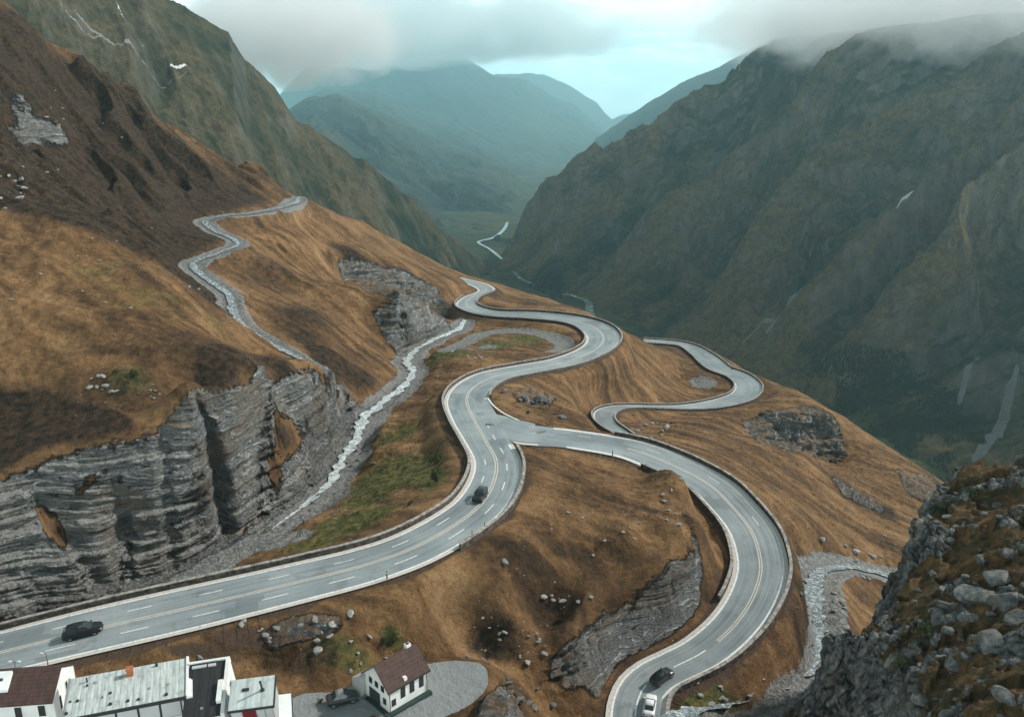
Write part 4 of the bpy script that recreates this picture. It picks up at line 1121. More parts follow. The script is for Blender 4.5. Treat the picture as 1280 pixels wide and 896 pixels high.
def crag_material():
    m, nt = new_mat('crag_rock_and_turf'); g = N(nt); p = g.pos()
    mid = g.noise(p, .35, 6, .65); sm = g.noise(p, 1.7, 6, .7); fine = g.noise(p, 7.0, 5, .7)
    turf = g.ramp(g.math('ADD', g.math('MULTIPLY', mid, .5), g.math('MULTIPLY', sm, .5)), [(.36, (.020, .020, .010)), (.45, (.070, .052, .022)), (.52, (.14, .078, .034)), (.60, (.21, .115, .047)), (.68, (.28, .17, .075))])
    turf = g.mix(g.math('MULTIPLY', g.rng(fine, .4, .62), .5), turf, (.03, .028, .014))
    rc = g.ramp(g.math('ADD', g.math('MULTIPLY', g.noise(g.map(p, sc=(.7, .7, .28)), 1.0, 7, .7), .6), g.math('MULTIPLY', sm, .4)), [(.38, (.024, .026, .028)), (.47, (.08, .08, .078)), (.55, (.19, .19, .18)), (.66, (.38, .37, .345))])
    rc = g.mix(g.math('MULTIPLY', g.rng(mid, .5, .62), .4), rc, (.10, .075, .045))
    k = g.rng(g.math('ADD', g.attr('rock'), g.math('MULTIPLY', g.math('SUBTRACT', sm, .5), 1.3)), .38, .6)
    h = g.math('ADD', g.math('MULTIPLY', sm, .6), g.math('MULTIPLY', fine, .25))
    g.out(g.mix(k, turf, rc), .93, g.bump(h, .9, .55), .2)
    return m
tag(mesh_obj('rocky_crag', Pc.reshape(-1, 3), grid_faces(NRc, len(CTX)), crag_material(), attrs=dict(rock=rkc)), kind='structure')
def crag_z(x, y):
    r = (math.log(y)-math.log(38.))/(math.log(128./38.))*(len(CY_)-1); c = (x/y-CTX[0])/(CTX[-1]-CTX[0])*(len(CTX)-1)
    return float(bilerp(cZ1, np.array([r]), np.array([c]))[0])
def crag_hit(px, py):
    a, b = ray(px, py)
    c = (a-CTX[0])/(CTX[-1]-CTX[0])*(len(CTX)-1)
    col = bilerp(cZ1, np.arange(len(CY_), dtype=float), np.full(len(CY_), c))
    ok = np.where(col >= b*CY_)[0]
    if len(ok) == 0: return None
    Y = CY_[ok[0]]; return (a*Y, Y, b*Y)
# ------------------------------------------------------------------ simple materials for built things
def plain(name, col, rough=.6, spec=.4, metal=0.0, var=.15, sc=3.0):
    m, nt = new_mat(name); g = N(nt)
    n = g.noise(g.objc(), sc, 4, .6)
    c = g.mix(g.math('MULTIPLY', g.rng(n, .35, .7), var*2), col, tuple(a*.55 for a in col))
    g.out(c, rough, None, spec, metal)
    return m
def glass(name, col=(.02, .025, .03)):
    m, nt = new_mat(name); g = N(nt)
    g.out(g.mix(g.noise(g.objc(), 1.5, 2), col, tuple(a*1.6 for a in col)), .12, None, .6)
    return m
M_CARBLACK = plain('black_car_paint', (.010, .011, .013), .25, .5, 0, .1)
M_CARWHITE = plain('white_car_paint', (.78, .79, .79), .3, .5, 0, .06)
M_CARDARK = plain('dark_grey_car_paint', (.035, .038, .042), .28, .5, 0, .1)
M_GLASS = glass('dark_window_glass')
M_TYRE = plain('tyre_rubber', (.018, .018, .018), .9, .2)
M_RIM = plain('wheel_rim_metal', (.35, .35, .36), .4, .5, .6)
M_LAMPG = plain('headlight_glass', (.75, .76, .74), .15, .6)
M_TAIL = plain('tail_light_red', (.35, .02, .015), .25, .5)
M_PLASTER = plain('whitewashed_plaster', (.78, .78, .76), .9, .2, 0, .16, .7)
M_GREYPL = plain('grey_plaster', (.42, .43, .42), .9, .2, 0, .2, .6)
M_WOODD = plain('dark_stained_wood', (.045, .03, .024), .8, .2, 0, .3, 2.)
M_GREEND = plain('dark_green_boards', (.035, .060, .055), .8, .2, 0, .3, 2.)
M_METAL = plain('galvanised_metal', (.30, .31, .31), .5, .5, .3)
M_DARKM = plain('dark_painted_metal', (.03, .032, .034), .6, .4)
M_REDDOOR = plain('dark_red_door_paint', (.16, .018, .02), .6, .3)
M_BRICK = plain('orange_chimney_brick', (.42, .15, .075), .85, .2, 0, .3, 6.)
M_PANEL = plain('grey_panel', (.50, .52, .52), .6, .4, 0, .1, .4)
def roof_mat(name, a, b, pitch, rib=True, dirt=.5):
    m, nt = new_mat(name); g = N(nt); p = g.objc()
    n = g.noise(p, .9, 6, .7); s = g.noise(g.map(p, sc=(2.5, .35, 1)), 1.4, 6, .72)
    c = g.mix(g.rng(s, .36, .66), a, b)
    c = g.mix(g.math('MULTIPLY', g.rng(n, .52, .70), dirt), c, tuple(.35*x for x in b))
    x = g.n('ShaderNodeSeparateXYZ'); g.l(p, x.inputs[0])
    w = g.math('PINGPONG', x.outputs[0 if rib else 1], pitch/2)
    ln = g.rng(w, 0.0, pitch*.16, 1.0, 0.0)
    c = g.mix(g.math('MULTIPLY', ln, .4), c, tuple(.4*q for q in b))
    g.out(c, .75, g.bump(g.math('ADD', w, g.math('MULTIPLY', s, .1)), .5, .15), .3)
    return m
M_ROOFP = roof_mat('pale_ribbed_sheet_roof', (.58, .62, .60), (.34, .37, .36), .55)
M_ROOFP2 = roof_mat('pale_membrane_roof', (.55, .60, .58), (.42, .46, .45), 1.4, True, .35)
M_ROOFB = roof_mat('dark_brown_tile_roof', (.085, .046, .038), (.050, .029, .025), .32, False, .3)
M_ROOFD = roof_mat('dark_bitumen_roof', (.035, .034, .036), (.02, .02, .022), 1.0, True, .3)

class MB:
    """collects polygons in local coordinates, then builds one mesh"""
    def __init__(s): s.bm = bmesh.new()
    def poly(s, pts):
        return s.bm.faces.new([s.bm.verts.new(p) for p in pts])
    def hull8(s, b, t):
        """solid between a bottom quad and a top quad, same winding"""
        vb = [s.bm.verts.new(p) for p in b]; vt = [s.bm.verts.new(p) for p in t]
        n = len(b)
        s.bm.faces.new(vb[::-1]); s.bm.faces.new(vt)
        for i in range(n): s.bm.faces.new([vb[i], vb[(i+1) % n], vt[(i+1) % n], vt[i]])
    def box(s, x0, x1, y0, y1, z0, z1):
        q = lambda z: [(x0, y0, z), (x1, y0, z), (x1, y1, z), (x0, y1, z)]
        s.hull8(q(z0), q(z1)); return s
    def cyl(s, c, r0, r1, h, n=12, axis='z'):
        b = []; t = []
        for k in range(n):
            a = 2*math.pi*k/n; u, v = math.cos(a), math.sin(a)
            f = {'z': lambda r, d: (c[0]+r*u, c[1]+r*v, c[2]+d), 'y': lambda r, d: (c[0]+r*u, c[1]+d, c[2]-r*v) , 'x': lambda r, d: (c[0]+d, c[1]+r*u, c[2]+r*v)}[axis]
            b.append(f(r0, 0)); t.append(f(r1, h))
        s.hull8(b, t); return s
    def build(s, name, mat, parent=None, smooth=False, bevel=0):
        bmesh.ops.recalc_face_normals(s.bm, faces=s.bm.faces)
        if bevel: bmesh.ops.bevel(s.bm, geom=list(s.bm.edges), offset=bevel, segments=2, affect='EDGES', clamp_overlap=True)
        me = bpy.data.meshes.new(name); s.bm.to_mesh(me); s.bm.free()
        for p in me.polygons: p.use_smooth = smooth
        me.materials.append(mat)
        o = bpy.data.objects.new(name, me); C.objects.link(o)
        if parent: o.parent = parent
        return o
def empty(name, loc, ex=None, ey=None, ez=None):
    o = bpy.data.objects.new(name, None); C.objects.link(o)
    if ex is None: o.location = loc
    else:
        M = Matrix((ex, ey, ez)).transposed().to_4x4(); M.translation = Vector(loc); o.matrix_world = M
    return o
def yaw_axes(dx, dy):
    n = math.hypot(dx, dy); ex = Vector((dx/n, dy/n, 0)); ez = Vector((0, 0, 1)); return ex, ez.cross(ex), ez

# ------------------------------------------------------------------ buildings
def window(parent, mat_frame, x, y, z, w, h, d, axis, sgn, frame=True):
    """pane set in a frame on a wall: axis 'y' = wall facing +-y, 'x' = wall facing +-x"""
    f = MB(); t = .07
    if axis == 'y':
        f.box(x-w/2-t, x+w/2+t, min(y, y+sgn*.05), max(y, y+sgn*.05), z-t, z+h+t)
        o = f.build('window', mat_frame, parent)
        MB().box(x-w/2, x+w/2, min(y+sgn*.02, y+sgn*.065), max(y+sgn*.02, y+sgn*.065), z, z+h).build('pane', M_GLASS, o)
    else:
        f.box(min(x, x+sgn*.05), max(x, x+sgn*.05), y-w/2-t, y+w/2+t, z-t, z+h+t)
        o = f.build('window', mat_frame, parent)
        MB().box(min(x+sgn*.02, x+sgn*.065), max(x+sgn*.02, x+sgn*.065), y-w/2, y+w/2, z, z+h).build('pane', M_GLASS, o)
    return o

# the cottage: local x along the ridge (away to the upper right), local y to the upper left, origin at the near bottom corner
p0 = Vector(hit(487, 892)); p1 = Vector(hit(534, 866)); p2 = Vector(hit(455, 869))
ex, ey, ez = yaw_axes(p1.x-p0.x, p1.y-p0.y)
Lc = (p1-p0).xy.length; Wc = abs((p2-p0).dot(ey)); Wc = max(3.4, min(Wc, 5.0)); Hc_ = 3.0
print('cottage', Lc, Wc)
cot = empty('cottage', p0 - Vector((0, 0, .25)), ex, ey, ez)
tag(cot, 'small white cottage with dark brown gabled roof alone on the gravel lot', 'house')
wb = MB(); rh = 1.75
q = [(0, 0), (Lc, 0), (Lc, Wc), (0, Wc)]
vb = [(x, y, 0) for x, y in q]
wb.poly([(0, 0, 0), (Lc, 0, 0), (Lc, 0, Hc_), (0, 0, Hc_)]); wb.poly([(0, Wc, 0), (Lc, Wc, 0), (Lc, Wc, Hc_), (0, Wc, Hc_)])
for x in (0, Lc): wb.poly([(x, 0, 0), (x, Wc, 0), (x, Wc, Hc_), (x, Wc/2, Hc_+rh), (x, 0, Hc_)])
wb.poly([(x, y, 0) for x, y in q])
wb.build('wall', M_PLASTER, cot)
rf = MB(); ov = .28; th = .14; k = rh/(Wc/2)
for s0, s1 in ((-ov, Wc/2), (Wc/2, Wc+ov)):
    za = Hc_+rh-abs(s0-Wc/2)*k; zb = Hc_+rh-abs(s1-Wc/2)*k
    b_ = [(-ov, s0, za), (Lc+ov, s0, za), (Lc+ov, s1, zb), (-ov, s1, zb)]
    rf.hull8([(a, b, c+.02) for a, b, c in b_], [(a, b, c+.02+th) for a, b, c in b_])
roof = rf.build('roof', M_ROOFB, cot)
cb = MB(); cb.box(Lc*.86-.25, Lc*.86+.3, Wc/2-.05, Wc/2+.45, Hc_+rh-.7, Hc_+rh+.42); cb.build('chimney', M_PLASTER, roof)
MB().box(Lc*.86-.12, Lc*.86+.17, Wc/2+.08, Wc/2+.32, Hc_+rh+.41, Hc_+rh+.52).build('chimney_cap', M_DARKM, roof)
MB().box(Lc*.40, Lc*.40+.34, -.1, .3, Hc_-.1, Hc_+.42).build('roof_hatch', M_PLASTER, roof)
for x, w, h, z in ((Lc*.36, .42, 1.15, 1.35), (Lc*.60, .42, 1.15, 1.35), (Lc*.85, .42, 1.15, 1.35)): window(cot, M_WOODD, x, 0, z, w, h, .1, 'y', -1)
window(cot, M_WOODD, Lc*.12, 0, 1.0, .35, .6, .1, 'y', -1)
for y in (.25, .5, .75): window(cot, M_WOODD, 0, Wc*y, 2.35, .36, .52, .1, 'x', -1)
window(cot, M_WOODD, 0, Wc*.18, 1.05, .34, .55, .1, 'x', -1)
MB().box(-.06, .05, Wc*.38, Wc*.82, .3, 1.75).build('door', M_GREEND, cot)
for s_, y_ in ((-1, -ov), (1, Wc+ov)):
    gt = MB(); gt.box(-ov, Lc+ov, y_-.05 if s_ < 0 else y_-.02, y_+.02 if s_ < 0 else y_+.05, Hc_-ov*rh/(Wc/2)-.02, Hc_-ov*rh/(Wc/2)+.08); gt.build('gutter', M_DARKM, cot)
for x_ in (.06, Lc-.06): MB().cyl((x_, -.07, .2), .04, .04, Hc_-.35, 8).build('downpipe', M_DARKM, cot)
pb_ = MB(); pb_.box(-.1, Lc+.25, -.55, -.02, .0, .45); pb_.box(-.5, -.02, -.55, Wc*.9, .0, .42); pb_.build('plinth', M_GREEND, cot)
lt = MB(); lt.hull8([(-.6, Wc+.05, .2), (Lc*.4, Wc+.05, .2), (Lc*.4, Wc+1.5, .2), (-.6, Wc+1.5, .2)], [(-.6, Wc+.05, Hc_-.35), (Lc*.4, Wc+.05, Hc_-.35), (Lc*.4, Wc+1.5, Hc_-1.1), (-.6, Wc+1.5, Hc_-1.1)]); lt.build('lean_to', M_GREYPL, cot)

def quad_axes(BL, BR, FR):
    """axes of a flat roof seen as a quad: x along its back edge, y from front to back"""
    e = (BR-BL).normalized(); f = (BR-FR); f = (f - e*f.dot(e)).normalized(); n = e.cross(f).normalized()
    return e, f, n
def V3(*p): return Vector(at(*p))
GZ = -58.2
# house with brown roof, cut by the photo's left edge
r1 = V3(76, 833, 67.3); e1 = V3(57, 873, 64.8); r0 = V3(-60, 840, 66.2)
ex, ey, ez = yaw_axes(r1.x-r0.x, r1.y-r0.y)
hs = empty('brown_roofed_house', (r1.x, r1.y, GZ), ex, ey, ez)
tag(hs, 'white house with dark brown roof and white skylight box at the left edge', 'house')
zr = r1.z-GZ; dy = abs((e1-r1).dot(ey)); ze = e1.z-GZ; L1 = 11.5
wl = MB()
for x in (-L1, 0): wl.poly([(x, -dy, 0), (x, dy, 0), (x, dy, ze), (x, 0, zr-.12), (x, -dy, ze)])
for s in (-1, 1): wl.poly([(-L1, s*dy, 0), (0, s*dy, 0), (0, s*dy, ze), (-L1, s*dy, ze)])
wl.poly([(-L1, -dy, 0), (0, -dy, 0), (0, dy, 0), (-L1, dy, 0)])
wl.build('wall', M_PLASTER, hs)
rf = MB(); k = (zr-ze)/dy
for s in (-1, 1):
    o_ = dy+.35
    b_ = [(-L1-.1, 0, zr), (.06, 0, zr), (.06, s*o_, zr-o_*k), (-L1-.1, s*o_, zr-o_*k)]
    rf.hull8([(a, b, c-.1) for a, b, c in b_], [(a, b, c+.06) for a, b, c in b_])
roof = rf.build('roof', M_ROOFB, hs)
xs = -(76-30)*.082
sk = MB(); y_a, y_b = -dy*.12, -dy*.72; x_a, x_b = xs-1.9, xs-.3
sk.hull8([(x_a, y_b, zr+y_b*k), (x_b, y_b, zr+y_b*k), (x_b, y_a, zr+y_a*k), (x_a, y_a, zr+y_a*k)], [(x_a, y_b, zr+y_b*k+.35), (x_b, y_b, zr+y_b*k+.35), (x_b, y_a, zr+y_a*k+.35), (x_a, y_a, zr+y_a*k+.35)])
sko = sk.build('skylight', M_PLASTER, roof)
xm, ym = (x_a+x_b)/2, (y_a+y_b)/2
MB().box(xm-.25, xm+.2, ym-.05, ym+.1, zr+ym*k+.30, zr+ym*k+.52).build('vent', M_DARKM, sko)
for y, z in ((dy*.15, zr-3.2), (-dy*.5, zr-3.6)): window(hs, M_PLASTER, 0, y, z, .38, 1.35, .1, 'x', 1)
for x in (-1.1, -3.1): window(hs, M_PLASTER, x, -dy, ze-1.75, .6, 1.1, .1, 'y', -1)

# the long pale roofed hall
BL, BR, FR = V3(88, 848, 66.4), V3(233, 822, 69.6), V3(224, 871, 65.0)
e, f, n = quad_axes(BL, BR, FR)
hall = empty('long_hall', BL, e, f, n)
tag(hall, 'long white hall with a pale stained sheet roof and small orange brick chimney', 'building')
Lx = (BR-BL).dot(e); Ly = (BR-FR).dot(f)
roof = MB().box(0, Lx, -Ly, 0, -.22, 0).build('roof', M_ROOFP, hall)
MB().box(.3, Lx-.3, -Ly+.15, -.15, -7.5, -.22).build('wall', M_PLASTER, hall)
MB().box(-.02, Lx+.02, -Ly-.12, -Ly, -.32, .03).build('fascia', M_DARKM, hall)
MB().box(Lx, Lx+.22, -Ly-.05, .05, -.6, .16).build('parapet', M_PLASTER, hall)
MB().box(Lx, Lx+.55, -Ly-.1, -Ly*.52, -4.2, -.02).build('end_wall', M_PLASTER, hall)
MB().box(-.16, -.003, -Ly, 0, -.3, .08).build('gutter', M_METAL, hall)
npan = 5
for i in range(npan):
    x0 = .45+i*(Lx-.9)/npan; x1 = .45+(i+1)*(Lx-.9)/npan
    o_ = MB().box(x0, x1, -Ly+.06, -Ly+.145, -2.3, -.35).build('window', M_DARKM, hall)
    MB().box(x0+.1, x1-.1, -Ly+.02, -Ly+.075, -2.2, -.42).build('pane', M_PANEL, o_)
def roof_xy(px, py, BL, e, f, n):
    a, b = ray(px, py); d = Vector((a, 1, b)); t = BL.dot(n)/d.dot(n); P = d*t-BL; return P.dot(e), P.dot(f)
x, y = roof_xy(163, 843, BL, e, f, n)
ch = MB().box(x-.28, x+.28, y-.22, y+.22, 0, .75).build('chimney', M_BRICK, roof)
MB().box(x-.33, x+.33, y-.27, y+.27, .752, .86).build('chimney_cap', M_BRICK, ch)
for px, py, w, h in ((109, 852, .16, .55), (109, 857, .22, .2), (97, 876, .3, .16), (88, 877, .22, .14), (138, 866, .3, .12), (128, 872, .14, .22), (187, 860, .3, .1), (196, 832, .26, .38), (83, 892, .3, .2), (138, 880, .34, .16), (160, 876, .3, .16), (173, 874, .3, .12), (210, 855, .26, .1), (208, 868, .34, .18), (150, 847, .3, .08), (119, 853, .4, .06)):
    x, y = roof_xy(px, py, BL, e, f, n)
    y = max(-Ly+.2, y)
    MB().cyl((x, y, .0), w*.5, w*.42, h, 8).build('roof_vent', M_DARKM if h > .1 else M_METAL, roof, bevel=.02)
# dark flat-roofed middle block
BL, BR, FR = V3(237, 831, 68.6), V3(283, 824, 69.2), V3(272, 893, 63.6)
e, f, n = quad_axes(BL, BR, FR)
blk = empty('dark_roofed_block', BL, e, f, n)
tag(blk, 'narrow block with black flat roof and white side parapet between two pale roofs', 'building')
Lx = (BR-BL).dot(e); Ly = (BR-FR).dot(f)
roof = MB().box(0, Lx, -Ly, 0, -.2, 0).build('roof', M_ROOFD, blk)
MB().box(.12, Lx-.05, -Ly+.12, -.1, -7.5, -.2).build('wall', M_PLASTER, blk)
MB().box(-.05, Lx+.32, .003, .2, -.5, .18).build('back_parapet', M_PLASTER, blk)
MB().box(Lx+.003, Lx+.32, -Ly-.05, 0, -6.8, .22).build('parapet', M_PLASTER, blk)
MB().box(Lx-.45, Lx-.003, -Ly*.80, -Ly*.42, 0, .42).build('roof_kerb', M_PLASTER, blk)
for x, w in ((.3, 1.3), (Lx-1.6, .7)): MB().box(x, x+w, -.55, -.3, 0, .16).build('skylight', M_PANEL, roof)
MB().box(Lx*.45, Lx*.45+.25, -Ly*.86, -Ly*.86+.2, 0, .08).build('drain_cover', M_METAL, roof)
for y in (-Ly*.35, -Ly*.62): window(blk, M_PLASTER, Lx+.32, y, -1.6, .5, .9, .1, 'x', 1)
# pale flat-roofed annexe with pipe chimney
BL, BR, FR = V3(289, 850, 66.0), V3(344, 843, 66.6), V3(343, 881, 63.8)
e, f, n = quad_axes(BL, BR, FR)
ann = empty('flat_roofed_annexe', BL, e, f, n)
tag(ann, 'small annexe with pale flat roof, tall black flue pipe and dark red door', 'building')
Lx = (BR-BL).dot(e); Ly = (BR-FR).dot(f)
roof = MB().box(0, Lx, -Ly, 0, -.2, 0).build('roof', M_ROOFP2, ann)
MB().box(.12, Lx-.12, -Ly+.12, -.12, -5.5, -.2).build('wall', M_GREYPL, ann)
MB().box(-.03, Lx+.1, -Ly-.1, -Ly, -.24, .03).build('fascia', M_DARKM, ann)
MB().box(Lx, Lx+.1, -Ly, .02, -.24, .03).build('side_fascia', M_DARKM, ann)
x, y = roof_xy(328, 862, BL, e, f, n)
fl = MB().cyl((x, y, 0), .09, .09, 1.3, 10).build('flue_pipe', M_DARKM, roof)
MB().cyl((x, y, 0), .22, .12, .22, 10).build('flashing', M_DARKM, fl)
MB().cyl((x, y, 1.3), .13, .05, .12, 10).build('cowl', M_DARKM, fl)
x, y = roof_xy(307, 862, BL, e, f, n)
MB().box(x-.3, x+.3, y-.14, y+.14, 0, .1).build('roof_hatch', M_DARKM, roof)
MB().box(Lx*.30, Lx*.58, -Ly+.02, -Ly+.118, -3.2, -.3).build('door', M_REDDOOR, ann)
for x0, x1 in ((Lx*.06, Lx*.28), (Lx*.62, Lx*.78), (Lx*.80, Lx*.95)): MB().box(x0, x1, -Ly+.03, -Ly+.118, -2.4, -.36).build('panel', M_PANEL, ann)
# little white shed
BL, BR, FR = V3(348, 868, 63.4), V3(364, 866, 63.7), V3(366, 900, 61.3)
e, f, n = quad_axes(BL, BR, FR)
shed = empty('white_shed', BL, e, f, n)
tag(shed, 'little white shed at the right end of the row of pale roofed buildings', 'shed')
Lx = (BR-BL).dot(e); Ly = (BR-FR).dot(f)
MB().box(0, Lx, -Ly, 0, -.12, 0).build('roof', M_PLASTER, shed)
MB().box(.08, Lx-.08, -Ly+.08, -.08, -5.0, -.12).build('wall', M_PLASTER, shed)
MB().box(Lx-.079, Lx-.03, -Ly*.7, -Ly*.4, -3.2, -1.2).build('door', M_BRICK, shed)
MB().box(Lx+.003, Lx+.09, -Ly, 0, -.15, .02).build('trim', M_DARKM, shed)

# ------------------------------------------------------------------ cars
def loft(mb, secs):
    """skin closed rings of equal length"""
    rings = [[mb.bm.verts.new(p) for p in s] for s in secs]
    n = len(rings[0])
    for a, b in zip(rings[:-1], rings[1:]):
        for i in range(n): mb.bm.faces.new([a[i], a[(i+1) % n], b[(i+1) % n], b[i]])
    mb.bm.faces.new(rings[0][::-1]); mb.bm.faces.new(rings[-1])
def make_car(label, L, W, Hh, paint, roofpaint, style, loc, heading, up=None, group='cars on the roads', name='car'):
    """x forward. style: 'hatch', 'saloon', 'jeep'"""
    ex = Vector(heading).normalized(); upv = Vector(up or (0, 0, 1)).normalized()
    ey = upv.cross(ex).normalized(); ez = ex.cross(ey).normalized()
    root = empty(name, loc, ex, ey, ez); tag(root, label, 'car', group)
    belt = Hh*.60; clear = .22; hw = W/2
    b = MB()
    if style == 'saloon': prof = [(-.5, .55, .48, .86), (-.47, .36, .62, .95), (-.40, .30, .66, .99), (-.2, .26, .655, 1), (.1, .26, .655, 1), (.24, .26, .63, .99), (.40, .28, .56, .97), (.47, .34, .48, .90), (.5, .45, .42, .80)]
    elif style == 'jeep': prof = [(-.5, .40, .62, .94), (-.48, .33, .66, .98), (-.3, .33, .66, 1), (.1, .33, .66, 1), (.24, .33, .65, .98), (.46, .33, .62, .93), (.5, .40, .58, .90)]
    else: prof = [(-.5, .42, .58, .88), (-.48, .30, .66, .95), (-.40, .26, .67, .99), (-.1, .25, .655, 1), (.2, .25, .64, 1), (.30, .26, .61, .99), (.43, .30, .53, .95), (.485, .36, .44, .86), (.5, .42, .40, .78)]
    secs = []
    for x, z0, z1, w in prof:
        w_ = hw*w; a, c = z0*Hh*.62, z1*Hh
        secs.append([(x*L, -w_*.93, a), (x*L, -w_, a+(c-a)*.35), (x*L, -w_*.985, a+(c-a)*.72), (x*L, -w_*.90, c), (x*L, -w_*.4, c+.025), (x*L, w_*.4, c+.025), (x*L, w_*.90, c), (x*L, w_*.985, a+(c-a)*.72), (x*L, w_, a+(c-a)*.35), (x*L, w_*.93, a)])
    loft(b, secs); body = b.build('body', paint, root, smooth=True, bevel=.0)
    cab = {'saloon': [(-.36, .64, .64, .80, .80), (-.20, .655, .97, .86, .68), (-.05, .655, 1, .88, .70), (.06, .655, .985, .88, .69), (.25, .63, .64, .82, .80)],
           'jeep': [(-.49, .66, .66, .92, .92), (-.465, .66, .985, .92, .82), (-.2, .66, 1, .93, .83), (.10, .66, .985, .93, .82), (.19, .655, .66, .90, .90)],
           'hatch': [(-.485, .655, .66, .80, .80), (-.37, .66, .95, .87, .70), (-.2, .655, 1, .89, .72), (.04, .645, .985, .88, .70), (.27, .62, .63, .82, .80)]}[style]
    g_ = MB(); secs = []
    for x, z0, z1, wb, wt in cab:
        secs.append([(x*L, -hw*wb, z0*Hh-.02), (x*L, -hw*wt, z1*Hh-.03), (x*L, hw*wt, z1*Hh-.03), (x*L, hw*wb, z0*Hh-.02)])
    loft(g_, secs); g_.build('windows', M_GLASS, root)
    r_ = MB(); rs = cab[1:-1]; secs = []
    for x, z0, z1, wb, wt in rs:
        secs.append([(x*L, -hw*wt*1.02, z1*Hh-.05), (x*L, -hw*wt*.9, z1*Hh+.005), (x*L, hw*wt*.9, z1*Hh+.005), (x*L, hw*wt*1.02, z1*Hh-.05)])
    loft(r_, secs); roof = r_.build('roof', roofpaint, root, smooth=True)
    for s in (-1, 1):
        for (xa, za, wa), (xb, zb, wb_) in ((( cab[0][0], cab[0][1], cab[0][3]), (cab[1][0], cab[1][2], cab[1][4])), ((cab[-1][0], cab[-1][1], cab[-1][3]), (cab[-2][0], cab[-2][2], cab[-2][4])), ((-.08, .655, .885), (-.08, .985, .71))):
            d = .035; pl = MB()
            pl.hull8([(xa*L-d, s*hw*wa*1.012, za*Hh-.02), (xa*L+d, s*hw*wa*1.012, za*Hh-.02), (xa*L+d, s*hw*wa*.95, za*Hh-.02), (xa*L-d, s*hw*wa*.95, za*Hh-.02)],
                     [(xb*L-d, s*hw*wb_*1.02, zb*Hh-.03), (xb*L+d, s*hw*wb_*1.02, zb*Hh-.03), (xb*L+d, s*hw*wb_*.95, zb*Hh-.03), (xb*L-d, s*hw*wb_*.95, zb*Hh-.03)])
            pl.build('pillar', paint, root)
    r = Hh*.215
    for sx in (-.31, .305):
        for s in (-1, 1):
            y0 = s*hw*.80
            w = MB().cyl((sx*L, y0-.11, r), r, r, .22, 20, 'y').build('wheel', M_TYRE, root, bevel=.015)
            MB().cyl((sx*L, y0+s*.10-.02, r), r*.62, r*.62, .04, 12, 'y').build('rim', M_RIM, w)
    for s in (-1, 1):
        MB().box(L*.455, L*.497, s*hw*.60-.16, s*hw*.60+.16, Hh*.36, Hh*.43).build('headlight', M_LAMPG, root)
        MB().box(-L*.5-.01, -L*.465, s*hw*.68-.12, s*hw*.68+.12, Hh*.46, Hh*.58).build('tail_light', M_TAIL, root)
        MB().box(cab[-1][0]*L-.32, cab[-1][0]*L-.16, s*(hw*.93)-.02-.09*(s < 0)*1, s*(hw*.93)+.02+.09*(s > 0)*1, Hh*.66, Hh*.75).build('wing_mirror', paint, root)
    MB().box(L*.47, L*.503, -hw*.55, hw*.55, Hh*.20, Hh*.30).build('bumper', M_DARKM, root)
    if style == 'jeep': MB().cyl((-L*.5-.16, 0, Hh*.5), .33, .33, .16, 16, 'x').build('spare_wheel', M_TYRE, root)
    return root
def on_road(px, py, P, T, dz=.02):
    a, b = ray(px, py)
    # nearest road station on the sight line
    Y = 100.
    for _ in range(30):
        i = int(np.argmin((P[:, 0]-a*Y)**2 + (P[:, 1]-Y)**2)); Y = (P[i, 2])/b
    t3 = P[min(i+3, len(P)-1), :3]-P[max(i-3, 0), :3]
    return (a*Y, Y, P[i, 2]+dz), t3
loc, t3 = on_road(105, 793, PA, TanA)
make_car('black hatchback driving along the wide road at the lower left', 4.0, 1.68, 1.4, M_CARBLACK, M_CARBLACK, 'hatch', loc, t3)
loc, t3 = on_road(600, 624, PA, TanA)
make_car('black off-road car on the S bend near the middle of the photo', 3.1, 1.45, 1.4, M_CARBLACK, M_CARDARK, 'jeep', loc, -t3)
loc, t3 = on_road(828, 849, PB, TanB)
make_car('dark hatchback just ahead of the white saloon on the lower right curve', 3.2, 1.42, 1.25, M_CARDARK, M_CARBLACK, 'hatch', loc, -t3)
loc, t3 = on_road(812, 885, PB, TanB)
make_car('white saloon with dark windows following the dark car on the lower right curve', 3.3, 1.42, 1.2, M_CARWHITE, M_CARWHITE, 'saloon', loc, -t3)
h = hit(428, 877)
make_car('dark car with grey roof parked on the gravel lot left of the cottage', 3.1, 1.45, 1.25, M_CARDARK, M_METAL, 'saloon', (h[0], h[1], h[2]+.02), (.93, .36, 0))

